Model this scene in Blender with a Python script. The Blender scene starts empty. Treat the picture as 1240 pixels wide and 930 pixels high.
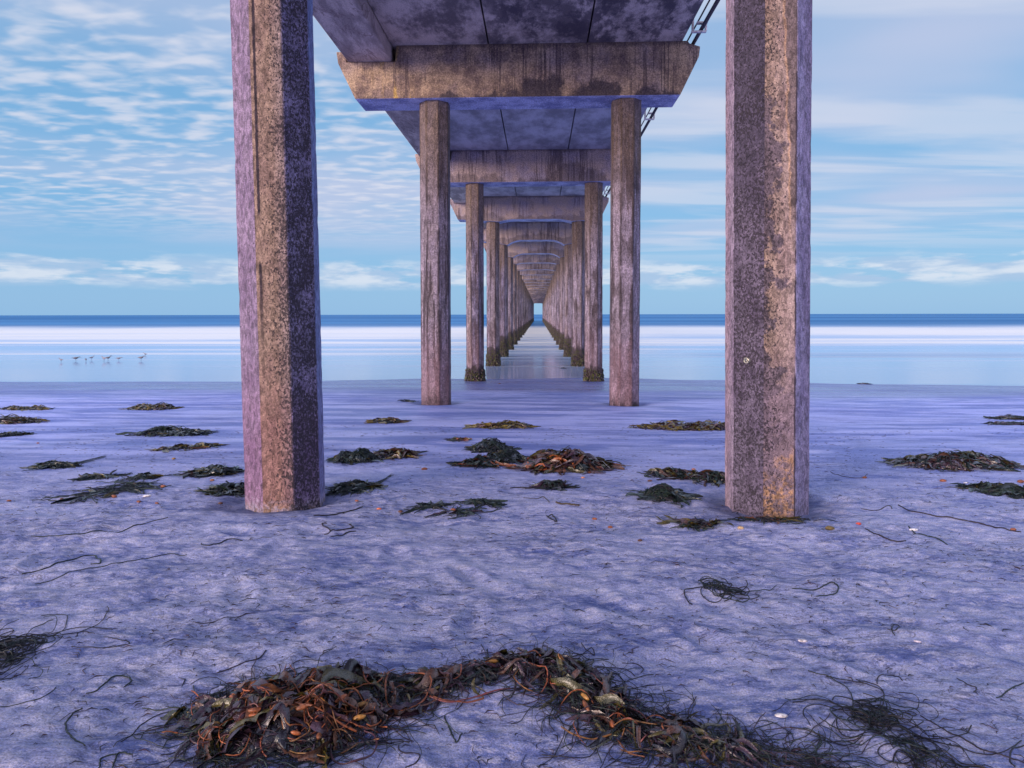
import bpy, math, random
import numpy as np
from mathutils import Vector, Matrix, Euler, noise as mnoise

random.seed(11)
rng = np.random.default_rng(5)
scene = bpy.context.scene
COL = scene.collection
R = math.radians

# ------------------------------------------------------------------ camera
F = 870.0; W0, H0 = 1240, 930
CAMZ = 1.5
cam_d = bpy.data.cameras.new('camera'); cam = bpy.data.objects.new('camera', cam_d); COL.objects.link(cam)
cam_d.sensor_width = 36; cam_d.lens = 36 * F / W0
cam_d.shift_y = -0.0373; cam_d.clip_start = 0.05; cam_d.clip_end = 60000
PITCH, YAW, ROLL = 2.5, 2.12, -0.10
cam.location = (0, 0, CAMZ)
CAMM = Euler((0, 0, R(YAW))).to_matrix() @ Euler((R(90 - PITCH), 0, 0)).to_matrix() @ Euler((0, 0, R(ROLL))).to_matrix()
cam.rotation_euler = CAMM.to_euler()
scene.camera = cam

# ------------------------------------------------------------------ view
scene.render.engine = 'CYCLES'
scene.view_settings.view_transform = 'Standard'
scene.view_settings.look = 'None'
scene.view_settings.gamma = 1.0
scene.view_settings.exposure = 0.36

# ------------------------------------------------------------------ node helper
class NG:
    def __init__(s, nt): s.nt = nt; s.L = nt.links
    def n(s, t, ins=None, **p):
        nd = s.nt.nodes.new(t)
        for k, v in p.items(): setattr(nd, k, v)
        for k, v in (ins or {}).items(): s.set(nd.inputs[k], v)
        return nd
    def set(s, sock, v):
        if isinstance(v, bpy.types.NodeSocket): s.L.new(v, sock)
        elif isinstance(v, bpy.types.Node): s.L.new(v.outputs[0], sock)
        elif v is not None:
            if sock.type == 'RGBA' and len(v) == 3: v = (*v, 1)
            sock.default_value = v
    def m(s, op, a, b=None, c=None, clamp=False):
        nd = s.nt.nodes.new('ShaderNodeMath'); nd.operation = op; nd.use_clamp = clamp
        s.set(nd.inputs[0], a)
        if b is not None: s.set(nd.inputs[1], b)
        if c is not None: s.set(nd.inputs[2], c)
        return nd.outputs[0]
    def vm(s, op, a, b=None):
        nd = s.nt.nodes.new('ShaderNodeVectorMath'); nd.operation = op
        s.set(nd.inputs[0], a)
        if b is not None: s.set(nd.inputs[1], b)
        return nd.outputs[0]
    def xyz(s, v):
        nd = s.nt.nodes.new('ShaderNodeSeparateXYZ'); s.set(nd.inputs[0], v); return nd.outputs
    def comb(s, x, y, z):
        nd = s.nt.nodes.new('ShaderNodeCombineXYZ')
        for i, v in enumerate((x, y, z)): s.set(nd.inputs[i], v)
        return nd.outputs[0]
    def mix(s, f, a, b, blend='MIX'):
        nd = s.nt.nodes.new('ShaderNodeMix'); nd.data_type = 'RGBA'; nd.blend_type = blend
        s.set(nd.inputs['Factor'], f) if not isinstance(f, (int, float)) else setattr(nd.inputs['Factor'], 'default_value', f)
        s.set(nd.inputs[6], a); s.set(nd.inputs[7], b)
        return nd.outputs[2]
    def noise(s, vec, scale, detail=4, rough=.55, dist=0, lac=2.0):
        nd = s.nt.nodes.new('ShaderNodeTexNoise')
        s.set(nd.inputs['Vector'], vec)
        for k, v in (('Scale', scale), ('Detail', detail), ('Roughness', rough), ('Distortion', dist), ('Lacunarity', lac)):
            nd.inputs[k].default_value = v
        return nd.outputs[0]
    def vor(s, vec, scale, feature='F1', rnd=1):
        nd = s.nt.nodes.new('ShaderNodeTexVoronoi'); nd.feature = feature
        s.set(nd.inputs['Vector'], vec); nd.inputs['Scale'].default_value = scale
        nd.inputs['Randomness'].default_value = rnd
        return nd.outputs[0]
    def ss(s, v, a, b, lo=0., hi=1.):       # smoothstep map
        nd = s.nt.nodes.new('ShaderNodeMapRange'); nd.interpolation_type = 'SMOOTHSTEP'
        s.set(nd.inputs['Value'], v); 
        for k, q in (('From Min', a), ('From Max', b), ('To Min', lo), ('To Max', hi)): s.set(nd.inputs[k], q)
        return nd.outputs[0]
    def ramp(s, f, stops, interp='LINEAR'):
        nd = s.nt.nodes.new('ShaderNodeValToRGB'); cr = nd.color_ramp; cr.interpolation = interp
        s.set(nd.inputs[0], f)
        while len(cr.elements) < len(stops): cr.elements.new(0.5)
        for e, (p, c) in zip(cr.elements, stops):
            e.position = p; e.color = (*c, 1) if len(c) == 3 else c
        return nd.outputs[0]
    def bump(s, h, strength=.5, dist=.01, normal=None):
        nd = s.nt.nodes.new('ShaderNodeBump')
        s.set(nd.inputs['Height'], h); nd.inputs['Strength'].default_value = strength
        nd.inputs['Distance'].default_value = dist
        if normal is not None: s.set(nd.inputs['Normal'], normal)
        return nd.outputs[0]

def new_mat(name):
    m = bpy.data.materials.new(name); m.use_nodes = True
    nt = m.node_tree; nt.nodes.clear(); g = NG(nt)
    out = g.n('ShaderNodeOutputMaterial'); b = g.n('ShaderNodeBsdfPrincipled')
    g.L.new(b.outputs[0], out.inputs[0])
    return m, g, b

# ------------------------------------------------------------------ world
SUN_EL, SUN_AZ = 7.5, 222.0      # azimuth clockwise from +Y (the sea); behind the camera, to its left
world = bpy.data.worlds.new('World'); scene.world = world; world.use_nodes = True
def build_world():
    nt = world.node_tree; nt.nodes.clear(); g = NG(nt)
    sky = g.n('ShaderNodeTexSky'); sky.sky_type = 'NISHITA'; sky.sun_disc = False
    sky.sun_elevation = R(SUN_EL); sky.sun_rotation = R(SUN_AZ)
    sky.altitude = 0; sky.air_density = 1.0; sky.dust_density = 0.6; sky.ozone_density = 2.0
    tc = g.n('ShaderNodeTexCoord'); d = tc.outputs['Generated']
    x, y, z = g.xyz(d)
    up = g.ss(z, .38, .85)
    # the clear air between the clouds; overhead, out of frame, brightened to light the scene
    air = g.ramp(z, [(0, (2.35, 4.5, 7.1)), (.12, (1.9, 4.1, 6.8)), (.40, (1.55, 3.5, 6.1)), (.50, (9.6, 11.2, 17.5)), (1, (13., 14.5, 22.0))])
    glow = g.m('MULTIPLY', g.ss(y, .0, -.8), g.ss(z, .75, .15))       # dawn behind the camera
    air = g.mix(glow, air, (10., 7.4, 8.0))
    base = g.mix(.82, sky, air)
    # cloud plane
    zz = g.m('ADD', g.m('MAXIMUM', z, 0.0), .045)
    px = g.m('DIVIDE', x, zz); py = g.m('DIVIDE', y, zz)
    p = g.comb(px, py, 0.)
    rot = g.n('ShaderNodeMapping', {'Vector': p}); rot.inputs['Rotation'].default_value = (0, 0, R(14)); rot.inputs['Scale'].default_value = (.8, 1.15, 1)
    warp = g.vm('ADD', rot.outputs[0], g.vm('SCALE', g.comb(g.noise(p, .9, 2), g.noise(g.vm('ADD', p, (7, 3, 1)), .9, 2), 0.), None))
    cells = g.noise(rot.outputs[0], 7.8, 3, .42, .2)
    cover = g.noise(p, .42, 3, .5)
    left = g.ss(x, .02, -.12)
    band = g.m('MULTIPLY', g.ss(z, .085, .16), left)
    c1 = g.ss(g.m('ADD', cells, g.m('MULTIPLY', g.m('SUBTRACT', cover, .5), .40)), .38, .72)
    c1 = g.m('MULTIPLY', c1, g.m('MULTIPLY', band, .78))
    # veil behind the small clouds
    veil = g.m('MULTIPLY', g.ss(g.noise(rot.outputs[0], .5, 3, .5), .36, .66), g.m('MULTIPLY', g.ss(z, .06, .13), .72))
    # right: long smooth streaks
    rr = g.n('ShaderNodeMapping', {'Vector': p}); rr.inputs['Rotation'].default_value = (0, 0, R(-24)); rr.inputs['Scale'].default_value = (.35, 1.15, 1)
    st = g.noise(rr.outputs[0], 1.5, 5, .5, .5)
    c2 = g.m('MULTIPLY', g.ss(st, .42, .60), g.m('MULTIPLY', g.ss(x, -.02, .16), g.m('MULTIPLY', g.ss(z, .05, .12), .62)))
    # low bank above the horizon
    q = g.comb(g.m('MULTIPLY', x, 7.0), g.m('MULTIPLY', z, 30.0), 0.)
    lowd = g.noise(q, 1.5, 6, .56)
    prof = g.m('MULTIPLY', g.ss(z, .028, .046), g.ss(z, .085, .058))
    c3 = g.m('MULTIPLY', g.ss(g.m('ADD', lowd, g.m('MULTIPLY', prof, .12)), .50, .62), g.m('MULTIPLY', prof, .85))
    grey = g.mix(g.ss(g.noise(q, 2.5, 4), .4, .62), (3.3, 4.5, 6.2), (5.7, 6.2, 7.0))
    CL = (5.6, 5.8, 6.7)
    PK = (4.5, 4.8, 6.3)
    colr = g.mix(veil, base, PK)
    colr = g.mix(c1, colr, CL)
    colr = g.mix(g.m('MULTIPLY', c2, .85), colr, CL)
    colr = g.mix(c3, colr, grey)
    bg = g.n('ShaderNodeBackground', {'Color': colr, 'Strength': .1})
    out = g.n('ShaderNodeOutputWorld'); g.L.new(bg.outputs[0], out.inputs[0])
build_world()
world.cycles.sampling_method = 'MANUAL'; world.cycles.sample_map_resolution = 1024

# ------------------------------------------------------------------ sun
sd = bpy.data.lights.new('sun', 'SUN'); sd.energy = 4.2; sd.angle = R(24); sd.color = (1.0, .80, .70)
sun = bpy.data.objects.new('sun', sd); COL.objects.link(sun)
sdir = Vector((math.sin(R(SUN_AZ)) * math.cos(R(SUN_EL)), math.cos(R(SUN_AZ)) * math.cos(R(SUN_EL)), math.sin(R(SUN_EL))))
sun.rotation_euler = sdir.to_track_quat('Z', 'Y').to_euler()
sun.location = (-20, -40, 30)

# ------------------------------------------------------------------ numpy value noise
_perm = np.random.default_rng(3).integers(0, 1 << 30, 4096)
def _h(ix, iy, seed):
    a = _perm[(ix + seed * 131) & 4095]; b = _perm[(iy + a) & 4095]
    return (b & 0xffff) / 65535.0
def vnoise(x, y, seed=0):
    x = np.asarray(x, float); y = np.asarray(y, float)
    ix = np.floor(x).astype(np.int64); iy = np.floor(y).astype(np.int64)
    fx = x - ix; fy = y - iy
    fx = fx * fx * fx * (fx * (fx * 6 - 15) + 10); fy = fy * fy * fy * (fy * (fy * 6 - 15) + 10)
    a = _h(ix, iy, seed); b = _h(ix + 1, iy, seed); c = _h(ix, iy + 1, seed); d = _h(ix + 1, iy + 1, seed)
    return (a + (b - a) * fx) * (1 - fy) + (c + (d - c) * fx) * fy - .5
def fbm(x, y, oct=4, seed=0, gain=.5):
    s = 0; a = 1
    for i in range(oct):
        s = s + a * vnoise(x * 2 ** i + 17.3 * i, y * 2 ** i - 9.1 * i, seed + i); a *= gain
    return s

# ------------------------------------------------------------------ pier layout
PX = -0.144                         # centre line of the pier
S = 3.7; Y0 = 5.4; DY = 8.62; NB = 31
def bent_y(k): return Y0 + DY * k   # k = -1 .. NB-1
def sm(a, b, v):
    t = np.clip((v - a) / (b - a), 0, 1); return t * t * (3 - 2 * t)

SP_Y = [-400, -60, -12, 0, 2.5, 5.2, 9, 13.7, 18, 22.0, 31, 40, 60, 120, 400, 4000]
SP_Z = [9, 3.2, .50, .16, .12, .085, -.05, -.235, -.42, -.60, -.78, -.93, -1.3, -2.6, -6, -12]
def ground(x, y):
    x = np.asarray(x, float); y = np.asarray(y, float)
    z = np.interp(y, SP_Y, SP_Z)
    z = z - .0022 * x * sm(8, 22, y)
    dry = 1 - sm(4.5, 8.5, y + 1.2 * fbm(x * .4, y * .4, 2, 40))          # churned sand near the camera
    wet = sm(5, 10, y) * (1 - sm(17, 22, y))
    # rotated coordinates: streaks run up to the right
    ca, sa = math.cos(R(20)), math.sin(R(20))
    u = x * ca + y * sa; v = -x * sa + y * ca
    big = fbm(u * .55, v * 1.1, 3, 1)
    mid = fbm(u * 2.2, v * 4.4, 4, 7)
    ridg = 1 - np.abs(2 * fbm(u * 1.3, v * 3.4, 4, 15))
    fin = fbm(x * 13, y * 15, 3, 23)
    z = z + .034 * fbm(x * .13, y * .10, 3, 61) * sm(14, 20, y) * (1 - sm(40, 60, y))
    z = z + dry * (.036 * big + .019 * mid + .014 * (ridg - .6) + .012 * fin)
    z = z + wet * (.020 * fbm(x * .16, y * .45, 3, 31) + .006 * fbm(x * .8, y * 3.2, 3, 33))
    # shallow prints
    cell = 0.55
    gx = np.floor(x / cell); gy = np.floor(y / cell)
    for ox in (-1, 0, 1):
        for oy in (-1, 0, 1):
            cx = gx + ox; cy = gy + oy
            hx = _h(cx.astype(np.int64), cy.astype(np.int64), 77); hy = _h(cx.astype(np.int64), cy.astype(np.int64), 88)
            hr = _h(cx.astype(np.int64), cy.astype(np.int64), 99)
            dx = x - (cx + hx) * cell; dy2 = (y - (cy + hy) * cell)
            ang = hr * 3.14; ca2 = np.cos(ang); sa2 = np.sin(ang)
            a = (dx * ca2 + dy2 * sa2) / .13; b = (-dx * sa2 + dy2 * ca2) / .06
            r2 = a * a + b * b
            z = z + dry * np.where(hr > .45, -.016 * np.exp(-r2 * 1.2) + .007 * np.exp(-(np.sqrt(r2) - 1.5) ** 2 * 5), 0)
    # scour round the near piles
    for k in (0, 1):
        for s in (-1, 1):
            r = np.hypot(x - (PX + s * S / 2), y - bent_y(k))
            z = z - .034 * np.exp(-((r - .30) / .14) ** 2) + .012 * np.exp(-((r - .85) / .25) ** 2)
    return z
class Lut:
    def __init__(s, x0, x1, y0, y1, h):
        s.x0, s.y0, s.h = x0, y0, h; xs = np.arange(x0, x1 + h, h); ys = np.arange(y0, y1 + h, h); s.nx, s.ny = len(xs), len(ys)
        X, Y = np.meshgrid(xs, ys); s.g = ground(X, Y).tolist()
    def has(s, x, y): return s.x0 < x < s.x0 + s.h * (s.nx - 2) and s.y0 < y < s.y0 + s.h * (s.ny - 2)
    def get(s, x, y):
        a = (x - s.x0) / s.h; b = (y - s.y0) / s.h; i = int(a); j = int(b); a -= i; b -= j
        r0 = s.g[j]; r1 = s.g[j + 1]
        return (r0[i] * (1 - a) + r0[i + 1] * a) * (1 - b) + (r1[i] * (1 - a) + r1[i + 1] * a) * b
LUTS = [Lut(-5, 5, 1, 7, .012), Lut(-26, 26, .5, 45, .06)]
def gz(x, y):
    for l in LUTS:
        if l.has(x, y): return l.get(x, y)
    return float(ground(np.array([x]), np.array([y]))[0])

def at(px, py):                       # a pixel of the photograph -> the spot on the ground it shows
    d = CAMM @ Vector(((px - W0 / 2) / F, (H0 / 2 - py) / F + cam_d.shift_y * W0 / F, -1))
    t0, t1 = 0.5, 1.0
    o = Vector((0, 0, CAMZ))
    def f(t): q = o + d * t; return q.z - gz(q.x, q.y)
    while f(t1) > 0 and t1 < 400: t0, t1 = t1, t1 * 1.08
    for _ in range(22):
        tm = (t0 + t1) / 2
        if f(tm) > 0: t0 = tm
        else: t1 = tm
    q = o + d * t1; return Vector((q.x, q.y, gz(q.x, q.y)))

# ------------------------------------------------------------------ object helpers
def tag(o, label=None, cat=None, group=None, kind=None):
    for k, v in (('label', label), ('category', cat), ('group', group), ('kind', kind)):
        if v: o[k] = v
    return o
def link(o, parent=None):
    COL.objects.link(o)
    if parent: o.parent = parent
    return o
def empty(name, loc=(0, 0, 0), rz=0):
    o = bpy.data.objects.new(name, None); o.empty_display_size = .2; o.location = loc; o.rotation_euler = (0, 0, rz)
    return link(o)

class MB:
    def __init__(s): s.v = []; s.f = []; s.c = []; s.uv = None
    def tube(s, pts, rad, n=5, col=(.1, .1, .1), cap=True):
        pts = [Vector(p) for p in pts]; b = len(s.v); m = len(pts)
        if not hasattr(rad, '__len__'): rad = [rad] * m
        up = Vector((0, 0, 1))
        for i, p in enumerate(pts):
            t = (pts[min(i + 1, m - 1)] - pts[max(i - 1, 0)])
            if t.length < 1e-9: t = Vector((1, 0, 0))
            t.normalize()
            a = t.cross(up if abs(t.z) < .95 else Vector((1, 0, 0))).normalized(); c = a.cross(t)
            for k in range(n):
                th = 2 * math.pi * k / n
                s.v.append(p + (a * math.cos(th) + c * math.sin(th)) * rad[i]); s.c.append(col)
        for i in range(m - 1):
            for k in range(n):
                k2 = (k + 1) % n
                s.f.append((b + i * n + k, b + i * n + k2, b + (i + 1) * n + k2, b + (i + 1) * n + k))
        if cap:
            s.f.append(tuple(b + k for k in range(n))[::-1]); s.f.append(tuple(b + (m - 1) * n + k for k in range(n)))
    def ribbon(s, pts, wid, side, cup=.15, col=(.1, .1, .1), ruf=0., ph=0.):
        pts = [Vector(p) for p in pts]; b = len(s.v); m = len(pts); n = 5
        for i, p in enumerate(pts):
            t = (pts[min(i + 1, m - 1)] - pts[max(i - 1, 0)]).normalized()
            sd_ = side[i] if isinstance(side, list) else side
            a = (sd_ - t * sd_.dot(t)).normalized(); nn = a.cross(t)
            for k in range(n):
                q = (k / (n - 1) - .5) * 2
                rf = ruf * wid[i] * abs(q) * math.sin(ph + i * 2.1 + (1.4 if q > 0 else 0))
                s.v.append(p + a * (q * wid[i] * .5) + nn * (cup * wid[i] * (q * q - .4) + rf))
                dk = 1 - .25 * random.random()
                s.c.append(tuple(x * dk for x in col))
        for i in range(m - 1):
            for k in range(n - 1):
                s.f.append((b + i * n + k, b + i * n + k + 1, b + (i + 1) * n + k + 1, b + (i + 1) * n + k))
    def blob(s, c, r, axis=Vector((1, 0, 0)), el=1.6, col=(.1, .1, .1), n=6, m=5, jit=0.):
        b = len(s.v); axis = Vector(axis).normalized(); c = Vector(c)
        a = axis.cross(Vector((0, 0, 1)) if abs(axis.z) < .9 else Vector((1, 0, 0))).normalized(); d = axis.cross(a)
        for i in range(m + 1):
            th = math.pi * i / m; rr = math.sin(th) * r; h = -math.cos(th) * r * el
            for k in range(n):
                ph = 2 * math.pi * k / n; j = 1 + jit * (random.random() - .5)
                s.v.append(c + axis * h + (a * math.cos(ph) + d * math.sin(ph)) * max(rr, r * .02) * j); s.c.append(col)
        for i in range(m):
            for k in range(n):
                k2 = (k + 1) % n
                s.f.append((b + i * n + k, b + i * n + k2, b + (i + 1) * n + k2, b + (i + 1) * n + k))
    def box(s, x0, x1, y0, y1, z0, z1, col=(.3, .3, .3)):
        b = len(s.v)
        for z in (z0, z1):
            for (x, y) in ((x0, y0), (x1, y0), (x1, y1), (x0, y1)): s.v.append(Vector((x, y, z))); s.c.append(col)
        for f in ((3, 2, 1, 0), (4, 5, 6, 7), (0, 1, 5, 4), (1, 2, 6, 5), (2, 3, 7, 6), (3, 0, 4, 7)):
            s.f.append(tuple(b + i for i in f))
    def build(s, name, mat, parent=None, smooth=True, origin=None, flat=False):
        o0 = Vector(origin) if origin is not None else Vector((0, 0, 0))
        me = bpy.data.meshes.new(name)
        me.from_pydata([tuple(v - o0) for v in s.v], [], s.f)
        at_ = me.color_attributes.new('tint', 'FLOAT_COLOR', 'POINT')
        arr = np.ones((len(s.v), 4), np.float32); arr[:, :3] = np.array(s.c, np.float32); at_.data.foreach_set('color', arr.ravel())
        me.polygons.foreach_set('use_smooth', [smooth] * len(me.polygons))
        if mat: me.materials.append(mat)
        o = bpy.data.objects.new(name, me)
        if origin is not None and parent is None: o.location = o0
        return link(o, parent)
def mesh_obj(name, v, f, mat, parent=None, smooth=False):
    me = bpy.data.meshes.new(name); me.from_pydata([tuple(x) for x in v], [], f); me.update()
    me.polygons.foreach_set('use_smooth', [smooth] * len(me.polygons))
    me.materials.append(mat); o = bpy.data.objects.new(name, me); return link(o, parent)

# ------------------------------------------------------------------ materials
def uvcoords(g):
    tc = g.n('ShaderNodeTexCoord'); oi = g.n('ShaderNodeObjectInfo')
    u, v, _ = g.xyz(tc.outputs['UV'])
    vec = g.comb(g.m('MULTIPLY', u, .235), v, g.m('MULTIPLY', oi.outputs['Random'], 60.))
    return u, v, vec, oi.outputs['Random']

def col_finish(g, b, colr, pits, vec, v, tide=None, amt=.9):
    # pits: 0..1 density of the honeycombed, weathered surface
    n1 = g.noise(g.vm('MULTIPLY', vec, (1, .72, 1)), 74, 5, .68, .4); n2 = g.noise(vec, 130, 3, .6)
    pits = g.m('MULTIPLY', pits, g.ss(g.noise(vec, 4.5, 4, .6), .30, .60, .62, 1.06))
    n3 = g.noise(g.vm('MULTIPLY', vec, (1, .5, 1)), 30, 6, .78, .6)
    n1 = g.m('ADD', g.m('MULTIPLY', n1, .72), g.m('MULTIPLY', n3, .28))
    fleck = g.ss(g.noise(g.vm('ADD', vec, (3.3, 1.7, 0)), 88, 5, .75), .54, .66, 0., .8)
    colr = g.mix(fleck, colr, g.mix(1., colr, (1.75, 1.7, 1.65), 'MULTIPLY'))
    broad = g.ss(n3, .36, .64, .46, 1.42)
    colr = g.mix(1., colr, g.comb(broad, broad, broad), 'MULTIPLY')
    pm = g.ss(n1, g.m('SUBTRACT', .63, g.m('MULTIPLY', pits, .175)), g.m('SUBTRACT', .67, g.m('MULTIPLY', pits, .160)))
    fine = g.ss(n2, .36, .66, .80, 1.2)
    colr = g.mix(1., colr, g.comb(fine, fine, fine), 'MULTIPLY')
    colr = g.mix(1., colr, (.80, .82, .90), 'MULTIPLY')
    colr = g.mix(g.m('MULTIPLY', pm, amt), colr, (.030, .024, .032))
    g.set(b.inputs['Base Color'], colr)
    b.inputs['Roughness'].default_value = .78; b.inputs['Specular IOR Level'].default_value = .3
    h = g.m('SUBTRACT', g.m('ADD', g.m('MULTIPLY', g.noise(vec, 9, 5, .6), .6), g.m('MULTIPLY', n2, .25)), g.m('MULTIPLY', pm, .9))
    g.set(b.inputs['Normal'], g.bump(h, .75, .012))

def mat_column_near(name, stops, pit_stops, extra):
    m, g, b = new_mat(name); u, v, vec, rnd = uvcoords(g)
    nz = g.noise(vec, 5, 5, .65)
    nzs = g.noise(vec, 24, 4, .7)
    uu = g.m('ADD', u, g.m('ADD', g.m('MULTIPLY', g.m('SUBTRACT', nz, .5), .0), 0.))
    uf = g.m('DIVIDE', uu, 8.)
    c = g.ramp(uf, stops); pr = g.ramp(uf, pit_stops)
    pits = g.xyz(pr)[0]
    blot = g.noise(g.vm('MULTIPLY', vec, (1, .45, 1)), 7, 6, .68)
    c = g.mix(g.ss(blot, .42, .66, 0., .55), c, g.mix(1., c, (.52, .46, .58), 'MULTIPLY'))
    streak = g.noise(g.vm('MULTIPLY', vec, (1, .05, 1)), 30, 4, .6)
    c = g.mix(g.ss(streak, .52, .72, 0., .4), c, g.mix(1., c, (.5, .45, .5), 'MULTIPLY'))
    c, pits = extra(g, c, pits, u, v, vec, nz, nzs)
    col_finish(g, b, c, pits, vec, v)
    return m

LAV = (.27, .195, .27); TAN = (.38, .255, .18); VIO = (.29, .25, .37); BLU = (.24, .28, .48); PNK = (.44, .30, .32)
def stops8(lst):   # list of (u, colour) -> ramp stops
    return [(u / 8., c) for u, c in lst]

# ---- shared concrete of far columns, caps, deck
def mat_column_far():
    m, g, b = new_mat('weathered_pile_concrete'); u, v, vec, rnd = uvcoords(g)
    pos = g.n('ShaderNodeNewGeometry').outputs['Position']; zz = g.xyz(pos)[2]; yy = g.xyz(pos)[1]
    fn = g.n('ShaderNodeTexWhiteNoise', {'Vector': g.comb(g.m('FLOOR', u), g.m('MULTIPLY', rnd, 91.), 0.)}, noise_dimensions='3D').outputs[0]
    c = g.ramp(fn, [(0, (.34, .29, .36)), (.35, (.35, .27, .26)), (.65, (.22, .19, .28)), (1, (.40, .31, .28))])
    low = g.noise(g.vm('MULTIPLY', vec, (1, .30, 1)), 4, 5, .65)
    c = g.mix(g.ss(low, .44, .62, 0., .8), c, (.42, .34, .41))
    c = g.mix(g.ss(low, .47, .38, 0., .75), c, (.13, .095, .105))
    streak = g.noise(g.vm('MULTIPLY', vec, (1, .09, 1)), 11, 6, .7)
    c = g.mix(g.ss(streak, .52, .60, 0., .55), c, (.12, .085, .09))
    drip2 = g.noise(g.vm('MULTIPLY', vec, (1, .06, 1)), 6.5, 6, .72)
    c = g.mix(g.ss(drip2, .535, .575, 0., .82), c, (.075, .05, .055))
    # dark drip line along corners
    fr = g.m('FRACT', u); edge = g.m('MINIMUM', fr, g.m('SUBTRACT', 1., fr))
    ed = g.m('MULTIPLY', g.ss(edge, .20, .03), g.ss(g.noise(g.vm('MULTIPLY', vec, (1, .25, 1)), 6, 5, .65), .42, .52))
    c = g.mix(g.m('MULTIPLY', ed, .88), c, (.055, .038, .042))
    # brown wash near the top of the pile
    top = g.m('MULTIPLY', g.ss(g.m('ADD', zz, g.m('MULTIPLY', low, 3.)), 4.6, 6.6), .7)
    c = g.mix(top, c, (.22, .145, .085))
    # wet foot, algae and pale salt above it
    n3 = g.m('MULTIPLY', g.m('SUBTRACT', g.noise(vec, 6, 4, .6), .5), .7)
    zt = g.m('ADD', zz, n3)
    pink = g.m('MULTIPLY', g.ss(zt, 1.6, .2), g.ss(yy, 30, 12, .15, .55))
    c = g.mix(pink, c, (.36, .20, .22))
    zt2 = g.m('ADD', zt, g.ss(yy, 16, 42, .38, -.15))
    c = g.mix(g.ss(zt2, .30, .02, 0., .92), c, (.055, .035, .045))
    alg = g.m('MULTIPLY', g.ss(zt2, .16, -.1), g.ss(g.noise(vec, 14, 3), .48, .58))
    c = g.mix(alg, c, (.07, .075, .015))
    col_finish(g, b, c, .72, vec, v, amt=.62)
    return m
MAT_COLF = mat_column_far()

def mat_cap():
    m, g, b = new_mat('stained_beam_concrete')
    ge = g.n('ShaderNodeNewGeometry'); pos = ge.outputs['Position']; nrm = ge.outputs['Normal']
    x, y, z = g.xyz(pos); nx, ny, nz = g.xyz(nrm)
    nearf = g.ss(y, 19, 15)
    c = g.mix(g.ss(g.noise(pos, 1.6, 5, .6), .38, .62), (.36, .27, .24), (.28, .23, .27))
    warm = g.mix(g.ss(g.noise(pos, 2.3, 7, .72), .38, .62), (.42, .295, .19), (.17, .115, .095))
    c = g.mix(g.m('MULTIPLY', nearf, g.ss(g.noise(pos, 1.1, 3), .3, .6, .45, 1.)), c, warm)
    # ochre runs near the left seat
    oc = g.m('MULTIPLY', g.m('MULTIPLY', nearf, g.ss(g.m('ABSOLUTE', g.m('ADD', x, 2.75)), .5, .1)), g.ss(g.noise(g.vm('MULTIPLY', pos, (1, 1, .2)), 6, 4), .50, .62))
    c = g.mix(g.m('MULTIPLY', oc, .7), c, (.50, .32, .07))
    streak = g.noise(g.vm('MULTIPLY', pos, (1, 1, .07)), 7, 7, .72)
    side = g.ss(g.noise(pos, .8, 2), .35, .6)
    c = g.mix(g.m('MULTIPLY', g.ss(streak, .52, .57), g.m('MULTIPLY', side, .72)), c, (.085, .058, .06))
    st2 = g.noise(g.vm('MULTIPLY', pos, (1, 1, .03)), 26, 4, .6)
    c = g.mix(g.m('MULTIPLY', g.ss(st2, .53, .58), g.ss(g.noise(g.vm('MULTIPLY', pos, (1, 1, .2)), 1.4, 3), .46, .56, 0., .7)), c, (.07, .048, .05))
    # black algae along the drip edge; a darker band along the top
    n = g.noise(g.vm('MULTIPLY', pos, (1, 1, .6)), 2.2, 6, .68)
    drip = g.ss(g.m('ADD', z, g.m('ADD', g.m('MULTIPLY', g.m('SUBTRACT', n, .5), .9), g.m('MULTIPLY', g.m('SUBTRACT', g.noise(pos, .55, 2), .5), 1.5))), 5.80, 5.68, 0., .88)
    drip = g.m('MULTIPLY', drip, g.ss(y, 24, 17, .55, 1.))
    c = g.mix(drip, c, (.045, .035, .045))
    topd = g.ss(g.m('ADD', z, g.m('MULTIPLY', g.m('SUBTRACT', n, .5), .3)), 6.42, 6.54, 0., .7)
    c = g.mix(topd, c, (.07, .05, .05))
    # blue-violet grey underside
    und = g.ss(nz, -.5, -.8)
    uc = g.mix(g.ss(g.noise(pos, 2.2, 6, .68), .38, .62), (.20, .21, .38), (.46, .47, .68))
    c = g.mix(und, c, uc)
    fine = g.ss(g.noise(pos, 60, 3, .6), .35, .65, .78, 1.2)
    c = g.mix(1., c, g.comb(fine, fine, fine), 'MULTIPLY')
    pit = g.ss(g.noise(pos, 42, 3, .6), .66, .70, 0., .7)
    c = g.mix(pit, c, (.04, .03, .035))
    lt = g.ss(g.noise(pos, 34, 6, .78), .36, .66, .62, 1.4)
    c = g.mix(1., c, g.comb(lt, lt, lt), 'MULTIPLY')
    g.set(b.inputs['Base Color'], c); b.inputs['Roughness'].default_value = .8; b.inputs['Specular IOR Level'].default_value = .3
    h = g.m('ADD', g.m('MULTIPLY', g.noise(pos, 9, 6, .62), .8), g.m('MULTIPLY', streak, .35))
    g.set(b.inputs['Normal'], g.bump(h, .7, .02))
    return m
MAT_CAP = mat_cap()

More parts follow.
